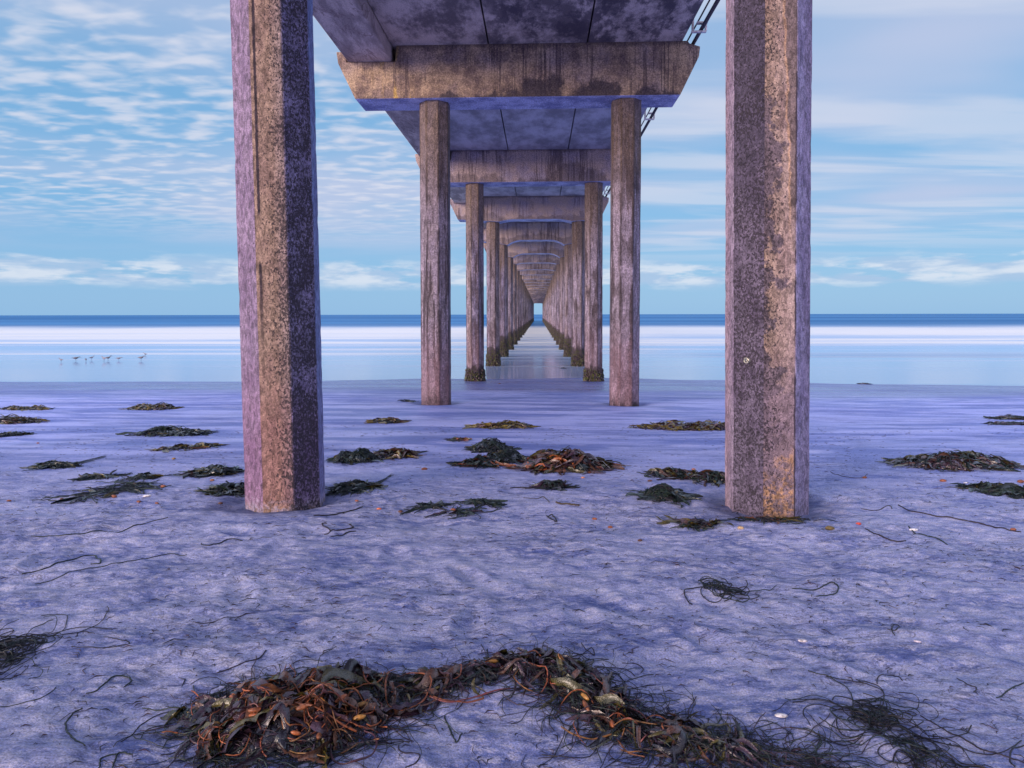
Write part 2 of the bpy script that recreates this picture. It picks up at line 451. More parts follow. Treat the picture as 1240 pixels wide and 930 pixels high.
def mat_deck():
    m, g, b = new_mat('blotched_soffit_concrete')  # blotched soffit colour, darker in the near bay
    ge = g.n('ShaderNodeNewGeometry'); pos = ge.outputs['Position']; x, y, z = g.xyz(pos)
    near = g.ss(y, 16, 13)
    c = g.mix(g.ss(g.noise(g.vm('MULTIPLY', pos, (1, .45, 1)), 1.5, 7, .7), .36, .64), (.20, .185, .22), (.46, .43, .50))
    dark = g.mix(g.ss(g.noise(g.vm('MULTIPLY', pos, (1, .5, 1)), 1.8, 8, .74), .40, .62), (.12, .095, .10), (.52, .42, .38))
    c = g.mix(near, c, dark)
    blk = g.m('MULTIPLY', g.m('MULTIPLY', g.ss(g.noise(g.vm('MULTIPLY', g.vm('ADD', pos, (4, 4, 0)), (1, .45, 1)), 1.6, 8, .76), .47, .56), g.ss(x, -1.3, -.5)), g.m('MULTIPLY', near, .85))
    c = g.mix(blk, c, (.05, .038, .055))
    fine = g.ss(g.noise(pos, 50, 3, .6), .35, .65, .8, 1.2)
    c = g.mix(1., c, g.comb(fine, fine, fine), 'MULTIPLY')
    g.set(b.inputs['Base Color'], c); b.inputs['Roughness'].default_value = .75
    g.set(b.inputs['Normal'], g.bump(g.noise(pos, 12, 6, .6), .5, .015))
    return m
MAT_DECK = mat_deck()

def mat_girder():
    m, g, b = new_mat('girder_concrete')
    ge = g.n('ShaderNodeNewGeometry'); pos = ge.outputs['Position']; x, y, z = g.xyz(pos)
    c = g.mix(g.ss(g.noise(g.vm('MULTIPLY', pos, (2.2, .5, 1)), 1.6, 6, .62, .4), .40, .62), (.26, .20, .19), (.52, .41, .37))
    edge = g.ss(g.m('ABSOLUTE', g.m('SUBTRACT', g.noise(g.vm('MULTIPLY', pos, (2, .6, 1)), 1.3, 4, .6, .5), .5)), .0, .02, .7, 0.)
    c = g.mix(edge, c, (.16, .10, .10))
    fine = g.ss(g.noise(pos, 55, 3, .6), .35, .65, .8, 1.2)
    c = g.mix(1., c, g.comb(fine, fine, fine), 'MULTIPLY')
    g.set(b.inputs['Base Color'], c); b.inputs['Roughness'].default_value = .8
    g.set(b.inputs['Normal'], g.bump(g.noise(pos, 14, 6, .6), .5, .012))
    return m
MAT_GIR = mat_girder()

def mat_simple(name, col, rough=.5, metal=0., bumps=0.):
    m, g, b = new_mat(name)
    pos = g.n('ShaderNodeNewGeometry').outputs['Position']
    f = g.ss(g.noise(pos, 25, 5, .65), .35, .65, .6, 1.3)
    g.set(b.inputs['Base Color'], g.mix(1., col, g.comb(f, f, f), 'MULTIPLY'))
    b.inputs['Roughness'].default_value = rough; b.inputs['Metallic'].default_value = metal
    if bumps: g.set(b.inputs['Normal'], g.bump(g.noise(pos, 60, 4), bumps, .005))
    return m
MAT_PIPE = mat_simple('dark_pipe', (.05, .045, .06), .5)
MAT_BRK = mat_simple('galvanised_bracket', (.55, .52, .55), .45, .3)
MAT_BOLT = mat_simple('steel_bolt', (.5, .47, .40), .4, .7)

def mat_tint(name, rough=.35, bumps=.4, scale=60, spec=.5, coat=0.):
    m, g, b = new_mat(name)
    a = g.n('ShaderNodeAttribute', attribute_name='tint').outputs['Color']
    pos = g.n('ShaderNodeNewGeometry').outputs['Position']
    f = g.ss(g.noise(pos, scale, 4, .65), .3, .7, .55, 1.45)
    g.set(b.inputs['Base Color'], g.mix(1., a, g.comb(f, f, f), 'MULTIPLY'))
    b.inputs['Roughness'].default_value = rough; b.inputs['Specular IOR Level'].default_value = spec
    b.inputs['Coat Weight'].default_value = coat; b.inputs['Coat Roughness'].default_value = .2
    g.set(b.inputs['Normal'], g.bump(g.noise(pos, scale * 2.5, 3), bumps, .004))
    return m
MAT_BLADE = mat_tint('wet_kelp_blade', .26, .7, 70, .6, .25)
MAT_STIPE = mat_tint('kelp_stalk', .4, .3, 90)
MAT_WEED = mat_tint('dark_surf_grass', .45, .2, 60, .4)
MAT_MUSSEL = mat_tint('mussels_and_algae', .45, .6, 40)
MAT_STONE = mat_tint('sea_worn_pebble', .6, .3, 80)
MAT_BIRD = mat_tint('shorebird_feathers', .7, .2, 40)

# ------------------------------------------------------------------ sand
def mat_sand():
    m, g, b = new_mat('damp_beach_sand')
    ge = g.n('ShaderNodeNewGeometry'); pos = ge.outputs['Position']; x, y, z = g.xyz(pos)
    mp = g.n('ShaderNodeMapping', {'Vector': pos}); mp.inputs['Rotation'].default_value = (0, 0, R(-20)); mp.inputs['Scale'].default_value = (1, 2.2, 1)
    p = mp.outputs[0]
    far = g.ss(y, 4.5, 8.5)
    # dry crust is lighter, damp hollows darker, with relief highlights and shade painted in
    n1 = g.noise(p, 1.9, 8, .74, .35)
    n2 = g.noise(p, 12, 7, .74, .3)
    n3 = g.noise(pos, 150, 3, .6)
    dryc = g.mix(g.ss(n1, .34, .60), (.14, .20, .56), (.58, .61, .96))
    n4 = g.noise(p, 46, 5, .78, .5)
    dryc = g.mix(g.ss(n2, .48, .60, 0., .72), dryc, (.78, .76, .98))
    dryc = g.mix(g.ss(n2, .47, .36, 0., .55), dryc, (.07, .10, .36))
    dryc = g.mix(g.ss(n4, .54, .66, 0., .5), dryc, (.78, .70, .92))
    dryc = g.mix(g.ss(n4, .44, .34, 0., .5), dryc, (.05, .06, .20))
    q = g.n('ShaderNodeMapping', {'Vector': pos}); q.inputs['Scale'].default_value = (.22, 1., 1)
    s1 = g.noise(q.outputs[0], 2.0, 6, .6, .3)
    wetc = g.mix(g.ss(s1, .40, .62), (.145, .19, .49), (.40, .43, .77))
    rl = g.noise(g.vm('ADD', p, (11, 5, 0)), 3.4, 6, .60, 2.2)
    rmask = g.ss(g.noise(pos, 1.1, 3), .45, .58)
    rill = g.m('MULTIPLY', g.ss(g.m('ABSOLUTE', g.m('SUBTRACT', rl, .5)), .016, .003), rmask)
    dryc = g.mix(g.m('MULTIPLY', rill, .6), dryc, (.05, .055, .19))
    c = g.mix(far, dryc, wetc)
    s2 = g.noise(q.outputs[0], 6.5, 7, .72, .6)
    c = g.mix(g.m('MULTIPLY', far, g.ss(s2, .53, .62, 0., .5)), c, (.16, .18, .42))
    c = g.mix(g.m('MULTIPLY', far, g.ss(s2, .46, .38, 0., .45)), c, (.60, .58, .84))
    # damp dark band before the swash
    damp = g.m('MULTIPLY', g.ss(g.m('ADD', y, g.m('MULTIPLY', g.noise(q.outputs[0], .5, 3), 6.)), 17, 22.5), .75)
    c = g.mix(damp, c, (.075, .10, .27))
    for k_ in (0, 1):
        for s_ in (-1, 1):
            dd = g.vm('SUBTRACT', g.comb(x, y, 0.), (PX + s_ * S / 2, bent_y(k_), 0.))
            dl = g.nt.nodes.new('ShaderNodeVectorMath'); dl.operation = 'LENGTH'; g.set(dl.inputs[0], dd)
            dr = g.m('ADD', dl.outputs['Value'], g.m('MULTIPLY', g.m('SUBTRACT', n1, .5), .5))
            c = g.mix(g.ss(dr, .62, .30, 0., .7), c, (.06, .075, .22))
    gr = g.ss(n3, .3, .7, .72, 1.28)
    c = g.mix(1., c, g.comb(gr, gr, gr), 'MULTIPLY')
    # dark specks of weed and grit
    sp = g.ss(g.noise(g.vm('ADD', p, (3, 1, 0)), 38, 3, .6), .70, .735, 0., .85)
    sp = g.m('MULTIPLY', sp, g.ss(g.noise(pos, 1.4, 3), .45, .6))
    c = g.mix(sp, c, (.03, .022, .04))
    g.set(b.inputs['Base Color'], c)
    ro = g.m('ADD', g.m('MULTIPLY', damp, -.42), g.ss(g.noise(q.outputs[0], .9, 4), .35, .65, .62, .82))
    ro = g.m('SUBTRACT', ro, g.m('MULTIPLY', far, .14))
    g.set(b.inputs['Roughness'], ro); b.inputs['Specular IOR Level'].default_value = .45
    h = g.m('ADD', g.m('MULTIPLY', n2, 1.3), g.m('MULTIPLY', g.noise(p, 34, 5, .7), .55))
    h = g.m('SUBTRACT', g.m('ADD', h, g.m('MULTIPLY', n3, .12)), g.m('MULTIPLY', rill, .35))
    amp = g.ss(y, 4, 9, 1.25, .3)
    g.set(b.inputs['Normal'], g.bump(g.m('MULTIPLY', h, amp), 1., .035))
    return m
def grid_obj(name, xs, ys, zf, mat):
    X, Y = np.meshgrid(xs, ys); Z = zf(X, Y)
    nx, ny = len(xs), len(ys)
    co = np.stack([X, Y, Z], -1).reshape(-1, 3).astype(np.float32)
    me = bpy.data.meshes.new(name); me.vertices.add(nx * ny); me.vertices.foreach_set('co', co.ravel())
    i = np.arange((nx - 1) * (ny - 1)); r, cc = divmod(i, nx - 1); a = r * nx + cc
    quad = np.stack([a, a + 1, a + nx + 1, a + nx], -1).astype(np.int32)
    me.loops.add(quad.size); me.polygons.add(len(quad))
    me.loops.foreach_set('vertex_index', quad.ravel())
    me.polygons.foreach_set('loop_start', np.arange(len(quad), dtype=np.int32) * 4)
    me.polygons.foreach_set('use_smooth', np.ones(len(quad), bool))
    me.update(calc_edges=True); me.materials.append(mat)
    return link(bpy.data.objects.new(name, me))
def geo(a, b, n): return list(np.geomspace(a, b, n))
ysand = [-400, -200, -100, -60, -35, -20, -12, -8, -5, -3] + list(np.arange(-2, 1.5, .1)) + list(1.5 * (1.0048 ** np.arange(0, 600))) 
ysand = [q for q in ysand if q < 26] + geo(26, 90, 60) + [150, 400, 1500, 4000]
xsand = list(np.arange(-3.2, 3.2, .0125)) + [3.2 + q for q in geo(.0125, 20, 330)]
half = [3.2 + .0128 * (1.0165 ** k - 1) / .0165 for k in range(260)]
half = [q for q in half if q < 60] + [80, 150, 400, 1500, 6000]
xsand = [-q for q in half[::-1]] + list(np.arange(-3.2 + .0128, 3.2, .0128)) + half
xsand = sorted(set(round(q, 5) for q in xsand)); ysand = sorted(set(round(float(q), 5) for q in ysand))
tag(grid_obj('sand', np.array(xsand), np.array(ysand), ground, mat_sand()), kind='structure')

# ------------------------------------------------------------------ water
WY = [15, 22.0, 31, 40, 55, 40000]; WZ = [-.600, -.600, -.745, -.845, -.90, -.90]
def wlev(x, y):
    return np.interp(y, WY, WZ) - .0022 * np.asarray(x) * (1 - sm(24, 45, y)) + 0 * np.asarray(y)
def mat_water():
    m, g, b = new_mat('smooth_long_exposure_sea')
    ge = g.n('ShaderNodeNewGeometry'); pos = ge.outputs['Position']; x, y, z = g.xyz(pos)
    p = g.n('ShaderNodeMapping', {'Vector': pos}); p.inputs['Scale'].default_value = (.05, 1, 1); p = p.outputs[0]
    p2 = g.n('ShaderNodeMapping', {'Vector': pos}); p2.inputs['Scale'].default_value = (.012, .16, 1); p2 = p2.outputs[0]
    wob = g.m('MULTIPLY', g.m('SUBTRACT', g.noise(g.vm('MULTIPLY', pos, (.011, .0, 1)), 1, 5, .62), .5), 70.)
    yw = g.m('ADD', g.m('ADD', y, wob), g.m('MULTIPLY', g.m('SUBTRACT', g.noise(g.vm('MULTIPLY', pos, (.010, .045, 1)), 1, 4, .6), .5), 46.))
    k = g.noise(p2, 1., 5, .6)
    # colour of the body: wash over sand -> milky shallows -> open sea
    c = g.mix(g.ss(y, 24, 46), (.27, .35, .55), (.25, .42, .66))
    edge = g.m('MULTIPLY', g.m('MULTIPLY', g.ss(g.m('ADD', y, g.m('MULTIPLY', g.noise(g.vm('MULTIPLY', pos, (.12, 0, 0)), 1, 3), 3.)), 39.5, 41.5), g.ss(y, 46, 41.5)), g.ss(x, 5, 12, .0, .7))
    c = g.mix(edge, c, (.06, .14, .40))
    c = g.mix(g.ss(y, 120, 240), c, (.004, .07, .27))
    c = g.mix(g.m('MULTIPLY', g.ss(g.noise(g.vm('MULTIPLY', pos, (.0012, .012, 1)), 1, 5, .6), .5, .62), g.m('MULTIPLY', g.ss(y, 150, 260), .45)), c, (.10, .22, .42))
    # foam of the breakers
    f1 = g.m('MULTIPLY', g.ss(yw, 58, 96), g.ss(yw, 165, 112))
    f1 = g.m('MULTIPLY', f1, g.ss(k, .30, .5, .7, 1.))
    f4 = g.m('MULTIPLY', g.m('MULTIPLY', g.ss(y, 50, 60), g.ss(y, 100, 80)), g.ss(g.noise(g.vm('MULTIPLY', pos, (.014, .22, 1)), 1, 5, .6), .42, .58, .25, .95))
    f1 = g.m('MAXIMUM', f1, f4)
    f2 = g.m('MULTIPLY', g.m('MULTIPLY', g.ss(yw, 42, 50), g.ss(yw, 66, 56)), g.ss(g.noise(p, .22, 4, .6), .42, .58, .1, .75))
    f3 = g.m('MULTIPLY', g.m('MULTIPLY', g.ss(y, 26, 34), g.ss(y, 60, 44)), g.ss(g.noise(p, .35, 5, .6), .44, .62, .0, .4))
    foam = g.m('MAXIMUM', f1, g.m('MAXIMUM', f2, f3))
    c = g.mix(foam, c, (.74, .72, .66))
    g.set(b.inputs['Base Color'], c)
    g.set(b.inputs['Roughness'], g.m('ADD', g.ss(y, 30, 70, .10, .22), g.m('MULTIPLY', foam, .3)))
    g.set(b.inputs['Specular IOR Level'], g.m('SUBTRACT', .5, g.m('MULTIPLY', foam, .35)))
    g.set(b.inputs['Specular IOR Level'], g.m('MULTIPLY', g.m('SUBTRACT', .5, g.m('MULTIPLY', foam, .35)), g.ss(y, 90, 220, 1., .22)))
    b.inputs['IOR'].default_value = 1.33
    df = g.n('ShaderNodeBsdfDiffuse'); g.set(df.inputs[0], g.mix(foam, g.mix(g.ss(g.noise(g.vm('MULTIPLY', pos, (.0012, .010, 1)), 1, 5, .6), .42, .6), (.025, .135, .30), (.06, .22, .42)), (.74, .72, .66)))
    mx = g.n('ShaderNodeMixShader'); g.set(mx.inputs[0], g.ss(y, 60, 200, 0., .72)); g.L.new(b.outputs[0], mx.inputs[1]); g.L.new(df.outputs[0], mx.inputs[2])
    out = [n_ for n_ in g.nt.nodes if n_.type == 'OUTPUT_MATERIAL'][0]; g.L.new(mx.outputs[0], out.inputs[0])
    hn = g.noise(p, .9, 4, .55)
    g.set(b.inputs['Normal'], g.bump(hn, .35, .03))
    return m
xw = np.array([-30000, -3000, -600, -200, -100] + list(np.linspace(-60, 60, 121)) + [100, 200, 600, 3000, 30000], float)
yw_ = np.array(list(np.linspace(16, 60, 150)) + geo(61, 40000, 60))
tag(grid_obj('sea_water', xw, yw_, wlev, mat_water()), kind='structure')

# ------------------------------------------------------------------ the pier
pier = empty('pier', (PX, Y0, 0))
tag(pier, 'long weathered concrete pier on paired eight-sided columns running out to sea', 'pier')
def pchild(o):   # keep world placement under the pier empty
    o.parent = pier; o.matrix_parent_inverse = Matrix.Translation(pier.location).inverted(); return o

CTOP, CBOT = 5.60, -1.6
RC = .30
def column_mesh(name, rot, mat, levels, sub, jit, seed, taper=0.):
    rs = random.Random(seed)
    chf = .035
    # outline: each face from corner to corner, with a small worn chamfer
    pts = []; us = []
    for k in range(8):
        a0 = rot + k * math.pi / 4 - math.pi / 8 - math.pi / 2; a1 = a0 + math.pi / 4
        p0 = Vector((math.cos(a0), math.sin(a0), 0)) * RC; p1 = Vector((math.cos(a1), math.sin(a1), 0)) * RC
        for i in range(sub + 1):
            t = chf + (1 - 2 * chf) * i / sub
            pts.append(p0.lerp(p1, t)); us.append(k + t)
    n = len(pts); zs = np.linspace(CBOT, CTOP, levels)
    verts = []; 
    for z in zs:
        for i, p in enumerate(pts):
            q = p.copy(); fr = us[i] % 1
            ed = min(fr, 1 - fr)
            nn = mnoise.noise(Vector((us[i] * 1.7 + seed, z * 3.1, seed))) + .5 * mnoise.noise(Vector((us[i] * 4, z * 11, seed)))
            chip = max(0, mnoise.noise(Vector((round(us[i]) * 5.3, z * 7, seed * 3))) - .15) * .05 * math.exp(-(ed / .06) ** 2)
            q *= 1 + jit * nn * .01 - chip
            q.z = z; verts.append(q)
    faces = []; uvs = []
    for j in range(levels - 1):
        for i in range(n):
            i2 = (i + 1) % n
            faces.append((j * n + i, j * n + i2, (j + 1) * n + i2, (j + 1) * n + i))
            u0, u1 = us[i], us[i2] if i2 else 8 + us[0]
            if i2 == 0: u1 = 8.0
            uvs += [(u0, zs[j]), (u1, zs[j]), (u1, zs[j + 1]), (u0, zs[j + 1])]
    me = bpy.data.meshes.new(name); me.from_pydata([tuple(v) for v in verts], [], faces)
    uvl = me.uv_layers.new(name='UVMap'); uvl.data.foreach_set('uv', np.array(uvs, np.float32).ravel())
    me.polygons.foreach_set('use_smooth', [False] * len(faces)); me.materials.append(mat); me.update()
    return me
# faces: k=0 faces the camera (-Y); k=1 front right; k=2 right; k=6 left; k=7 front left
def exL(g, c, pits, u, v, vec, nz, nzs):
    # dark open joint near the left edge of the front left face, broken here and there
    uj = g.m('ADD', u, g.m('MULTIPLY', g.m('SUBTRACT', nzs, .5), .06))
    d = g.m('ABSOLUTE', g.m('SUBTRACT', uj, .17))
    j = g.m('MULTIPLY', g.ss(d, .055, .03), g.ss(g.noise(g.vm('MULTIPLY', vec, (0, .8, 1)), 2.2, 3), .40, .47))
    j = g.m('MULTIPLY', j, g.ss(v, .9, 1.9))
    c = g.mix(g.m('MULTIPLY', j, .93), c, (.03, .02, .035))
    d2 = g.m('ABSOLUTE', g.m('SUBTRACT', uj, .02))
    c = g.mix(g.m('MULTIPLY', g.ss(d2, .06, .0), g.ss(g.noise(g.vm('MULTIPLY', vec, (1, .4, 1)), 9, 4), .5, .55, 0, .85)), c, (.05, .035, .05))
    # pink, then pale crust with ochre spots at the foot
    c = g.mix(g.m('MULTIPLY', g.ss(g.m('ADD', v, nz), 1.9, .8), .60), c, g.mix(1., c, (1.05, .72, .86), 'MULTIPLY'))
    foot = g.ss(g.m('ADD', v, g.m('MULTIPLY', g.m('SUBTRACT', nzs, .5), .35)), .17, .03)
    c = g.mix(g.m('MULTIPLY', foot, .8), c, g.mix(g.ss(nzs, .48, .60), (.40, .34, .40), (.50, .36, .16)))
    pits = g.m('ADD', pits, g.m('MULTIPLY', g.ss(v, 3.6, 1.4), .12))
    return c, pits
def exR(g, c, pits, u, v, vec, nz, nzs):
    # brown stain on the right half of the front right face, tapering downwards, rust-edged
    lim = g.m('ADD', g.ss(v, 1.6, 5.6, .86, .42), g.m('MULTIPLY', g.m('SUBTRACT', nz, .5), .35))
    on0 = g.m('MULTIPLY', g.ss(u, .02, .0), 0.)
    uu = g.m('SUBTRACT', u, 0.)
    inface = g.m('MULTIPLY', g.m('GREATER_THAN', u, 0.), g.m('LESS_THAN', u, 1.))
    st = g.m('MULTIPLY', g.ss(g.m('SUBTRACT', uu, lim), -.015, .02), inface)
    rim = g.m('MULTIPLY', g.ss(g.m('ABSOLUTE', g.m('SUBTRACT', uu, lim)), .09, .02), inface)
    st = g.m('MULTIPLY', st, g.ss(v, 1.9, 2.3)); rim = g.m('MULTIPLY', rim, g.ss(v, 1.9, 2.4))
    c = g.mix(g.m('MULTIPLY', rim, .65), c, (.52, .31, .17))
    c = g.mix(g.m('MULTIPLY', st, .9), c, (.17, .125, .12))
    # dark blotches lower on that face, then violet, then rust at the foot
    bl = g.m('MULTIPLY', g.ss(g.m('ADD', nz, g.m('MULTIPLY', g.m('SUBTRACT', .42, uu), .28)), .50, .56), g.m('MULTIPLY', inface, g.m('MULTIPLY', g.ss(v, 3.5, 2.8), .85)))
    c = g.mix(bl, c, (.11, .085, .11))
    low = g.m('MULTIPLY', g.ss(g.m('ADD', v, g.m('MULTIPLY', nz, .8)), 1.65, 1.25), inface)
    c = g.mix(g.m('MULTIPLY', low, .85), c, (.21, .15, .18))
    rust = g.m('MULTIPLY', g.ss(g.m('ADD', v, g.m('MULTIPLY', g.m('SUBTRACT', nz, .5), 1.)), .50, .30), g.m('MULTIPLY', inface, g.ss(nzs, .42, .58)))
    c = g.mix(g.m('MULTIPLY', rust, .85), c, (.48, .27, .14))
    # front left face: near black high up, greyer below
    inf7 = g.m('GREATER_THAN', u, 7.)
    dk = g.m('MULTIPLY', g.ss(g.m('ADD', v, g.m('MULTIPLY', g.m('SUBTRACT', nz, .5), 1.6)), 1.8, 2.8), inf7)
    c = g.mix(g.m('MULTIPLY', dk, .75), c, (.055, .045, .072))
    pale = g.m('MULTIPLY', g.m('MULTIPLY', g.ss(g.m('ADD', v, nz), 5.15, 5.2), inf7), g.ss(nz, .47, .52))
    c = g.mix(g.m('MULTIPLY', pale, .8), c, (.33, .25, .22))
    d2 = g.m('ABSOLUTE', g.m('SUBTRACT', g.m('ADD', u, g.m('MULTIPLY', g.m('SUBTRACT', nzs, .5), .08)), 1.0))
    c = g.mix(g.m('MULTIPLY', g.ss(d2, .055, .01), g.ss(g.noise(g.vm('MULTIPLY', vec, (1, .3, 1)), 8, 4), .44, .50, 0., .9)), c, (.04, .028, .04))
    pits = g.m('SUBTRACT', pits, g.m('MULTIPLY', st, .6))
    return c, pits
# left pile: rotated so its corner sits a little right of centre
# ramp over u/8: 0..1 front, 1..2 front right, ... 6..7 left, 7..8 front left
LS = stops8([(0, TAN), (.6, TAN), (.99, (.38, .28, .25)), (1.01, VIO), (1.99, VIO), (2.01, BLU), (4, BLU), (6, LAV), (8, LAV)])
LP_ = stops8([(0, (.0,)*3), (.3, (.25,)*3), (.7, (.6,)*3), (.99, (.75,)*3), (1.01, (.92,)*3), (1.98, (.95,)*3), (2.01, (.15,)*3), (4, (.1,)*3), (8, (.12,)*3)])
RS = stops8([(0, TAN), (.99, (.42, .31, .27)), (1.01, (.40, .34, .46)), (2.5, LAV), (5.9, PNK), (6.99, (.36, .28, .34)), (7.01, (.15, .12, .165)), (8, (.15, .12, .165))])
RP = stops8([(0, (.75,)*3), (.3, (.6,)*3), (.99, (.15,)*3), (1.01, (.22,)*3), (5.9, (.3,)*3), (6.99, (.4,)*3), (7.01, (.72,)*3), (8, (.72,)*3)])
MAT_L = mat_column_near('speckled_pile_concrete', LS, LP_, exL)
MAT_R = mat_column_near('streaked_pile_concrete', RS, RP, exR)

def col_obj(me, x, y, tilt=0.):
    o = bpy.data.objects.new('column', me); link(o); o.location = (x, y, 0)
    o.rotation_euler = (0, R(tilt), 0); return pchild(o)
ROT_L, ROT_R = R(8), R(0)
# left pile material wants front-left = tan, so number the faces from the rotated octagon
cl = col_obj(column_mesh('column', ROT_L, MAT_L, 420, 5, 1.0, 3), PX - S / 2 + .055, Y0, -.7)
cl['label'] = 'nearest left column with tan and violet pitted faces and an open joint'
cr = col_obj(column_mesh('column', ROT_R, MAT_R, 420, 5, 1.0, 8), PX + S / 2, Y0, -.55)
cr['label'] = 'nearest right column with charcoal, tan and rust stained faces'
gen = [column_mesh('column', R(a), MAT_COLF, 60, 2, 1.0, 20 + i) for i, a in enumerate((0, 4, -3))]

def mussels(seed, zlo, zhi, n):
    rs = random.Random(seed); random.seed(seed); mb = MB()
    for i in range(n):
        t = rs.random(); z = zlo + (zhi - zlo) * (t ** 1.25)
        a = rs.random() * 2 * math.pi
        rr = RC * (.96 + .03 * rs.random()) + .016 * rs.random() * (1 - .6 * t)
        sz = rs.uniform(.018, .042) * (1.15 - .5 * t)
        cc = rs.choice([(.02, .016, .03), (.03, .02, .035), (.05, .05, .015), (.075, .085, .02), (.05, .03, .03), (.10, .08, .07)])
        mb.blob((rr * math.cos(a), rr * math.sin(a), z), sz, Vector((math.cos(a), math.sin(a), rs.uniform(-.8, .4))), 1.4, cc, 5, 4, .5)
    me = mb.build('mussels', MAT_MUSSEL).data
    return me
mus_proto = []
for (sd_, lo, hi, n) in ((1, -.72, -.22, 420), (2, -.9, -.22, 520), (3, -1.0, .0, 640), (4, -1.0, .12, 520), (5, -1.0, .2, 420)):
    me = mussels(sd_, lo, hi, n); mus_proto.append(me)
for o in list(bpy.data.objects):
    if o.name.startswith('mussels'): bpy.data.objects.remove(o)

for k in range(-1, NB):
    for s in (-1, 1):
        if k == 0: continue
        random.seed(k * 7 + s)
        o = col_obj(gen[(k * 2 + (s > 0)) % 3], PX + s * S / 2 - (.03 if k == 1 else 0) + (random.uniform(-.02, .02) if k > 0 else 0), bent_y(k), random.uniform(-.12, .12))
        if k >= 2:
            i = min(k - 2, 2) if k < 6 else 3 + (k + s) % 2
            mo = bpy.data.objects.new('mussels', mus_proto[i]); link(mo, o); mo['kind'] = 'stuff'; mo.rotation_euler = (0, 0, random.uniform(0, 6))
        elif k == 1:
            pass

# steel eye on the near right column
def eye_bolt():
    mb = MB()
    pts = [(.018 * math.cos(a), 0, .018 * math.sin(a)) for a in np.linspace(0, 2 * math.pi, 17)]
    mb.tube(pts, .005, 6, (.5, .5, .5), False)
    mb.tube([(0, .0, -.0), (0, .05, 0)], .006, 6); mb.tube([(0, .015, 0), (0, .024, 0)], .022, 10)
    o = mb.build('eye_bolt', MAT_BOLT); o.parent = cr
    # on face k=7 (front left)
    a = -math.pi / 2 - math.pi / 4; n = Vector((math.cos(a), math.sin(a), 0)); t = Vector((-n.y, n.x, 0))
    o.location = n * (RC * math.cos(math.pi / 8) + .018) + t * (.0) + Vector((0, 0, 1.17)); o.rotation_euler = (0, 0, math.atan2(-n.x, n.y) + math.pi)
eye_bolt()

# cap beams
TH = .41
def cap_mesh(haunch, seed):
    rs = random.Random(seed)
    bot = [(-3.31, 5.56)]
    if haunch:
        h = haunch
        for t in np.linspace(0, 1, 7): bot.append((-S / 2 + .30 + .75 * t, 5.56 - h * (1 - t) ** 2 + 0 * t))
        for t in np.linspace(1, 0, 7): bot.append((S / 2 - .30 - .75 * t, 5.56 - h * (1 - t) ** 2))
        bot = [(-3.31, 5.56), (-S / 2 - .32, 5.56 - h * .6)] + bot[1:] + [(S / 2 + .32, 5.56 - h * .6)]
    bot.append((2.77, 5.56))
    prof = bot + [(3.11, 6.26), (3.13, 6.44), (2.93, 6.50), (2.90, 6.55), (-2.52, 6.55), (-2.55, 6.245), (-3.47, 6.245), (-3.50, 6.44), (-3.66, 6.44), (-3.63, 6.23)]
    import bmesh
    bm = bmesh.new()
    vs = [bm.verts.new((x, -TH, z)) for x, z in prof]; f = bm.faces.new(vs)
    r = bmesh.ops.extrude_face_region(bm, geom=[f])
    for e in r['geom']:
        if isinstance(e, bmesh.types.BMVert): e.co.y = TH
    bmesh.ops.recalc_face_normals(bm, faces=bm.faces)
    edges = [e for e in bm.edges if abs(e.calc_length()) > .02]
    bmesh.ops.bevel(bm, geom=edges, offset=.018, segments=2, affect='EDGES', profile=.6)
    bmesh.ops.triangulate(bm, faces=[f for f in bm.faces if len(f.verts) > 4])
    me = bpy.data.meshes.new('cap_beam'); bm.to_mesh(me); bm.free(); me.materials.append(MAT_CAP); return me
caps = [cap_mesh(0, 1), cap_mesh(.10, 2), cap_mesh(.26, 3)]
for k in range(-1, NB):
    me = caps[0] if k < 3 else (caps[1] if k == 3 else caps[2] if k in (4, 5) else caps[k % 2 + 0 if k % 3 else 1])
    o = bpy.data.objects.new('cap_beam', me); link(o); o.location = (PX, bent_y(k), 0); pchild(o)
    if k == 1: o['label'] = 'nearest cross beam, ochre streaked with black drips along its lower edge'

# deck spans and edge girders, one per bay
def deck_mesh():
    mb = MB(); L = DY - .02
    for (a, b) in ((-2.6, -.805), (-.775, 1.035), (1.065, 2.80)):
        mb.box(a, b, 0, L, 6.54, 6.80)
    mb.box(-2.6, 2.86, 0, L, 6.80, 7.02); mb.box(2.62, 2.86, 0, L, 7.02, 7.25)
    return mb.build('deck_span', MAT_DECK, None, False).data
def girder_mesh():
    mb = MB(); L = DY - .02
    b = .02
    prof = [(-3.45, 6.25 + b), (-3.45 + b, 6.25), (-2.62 - b, 6.25), (-2.62, 6.25 + b), (-2.62, 7.18), (-3.45, 7.18)]
    for y in (0, L):
        for x, z in prof: mb.v.append(Vector((x, y, z))); mb.c.append((.3, .3, .3))
    n = len(prof)
    for i in range(n): j = (i + 1) % n; mb.f.append((i, j, n + j, n + i))
    mb.f.append(tuple(range(n))[::-1]); mb.f.append(tuple(n + i for i in range(n)))
    return mb.build('edge_girder', MAT_GIR, None, False).data
dm = deck_mesh(); gm = girder_mesh()
for o in list(bpy.data.objects):
    if o.name in ('deck_span', 'edge_girder'): bpy.data.objects.remove(o)
for k in range(-1, NB - 1):
    y = bent_y(k) + .01
    o = bpy.data.objects.new('deck_span', dm); link(o); o.location = (PX, y, 0); pchild(o)
    o = bpy.data.objects.new('edge_girder', gm); link(o); o.location = (PX, y, 0); pchild(o)
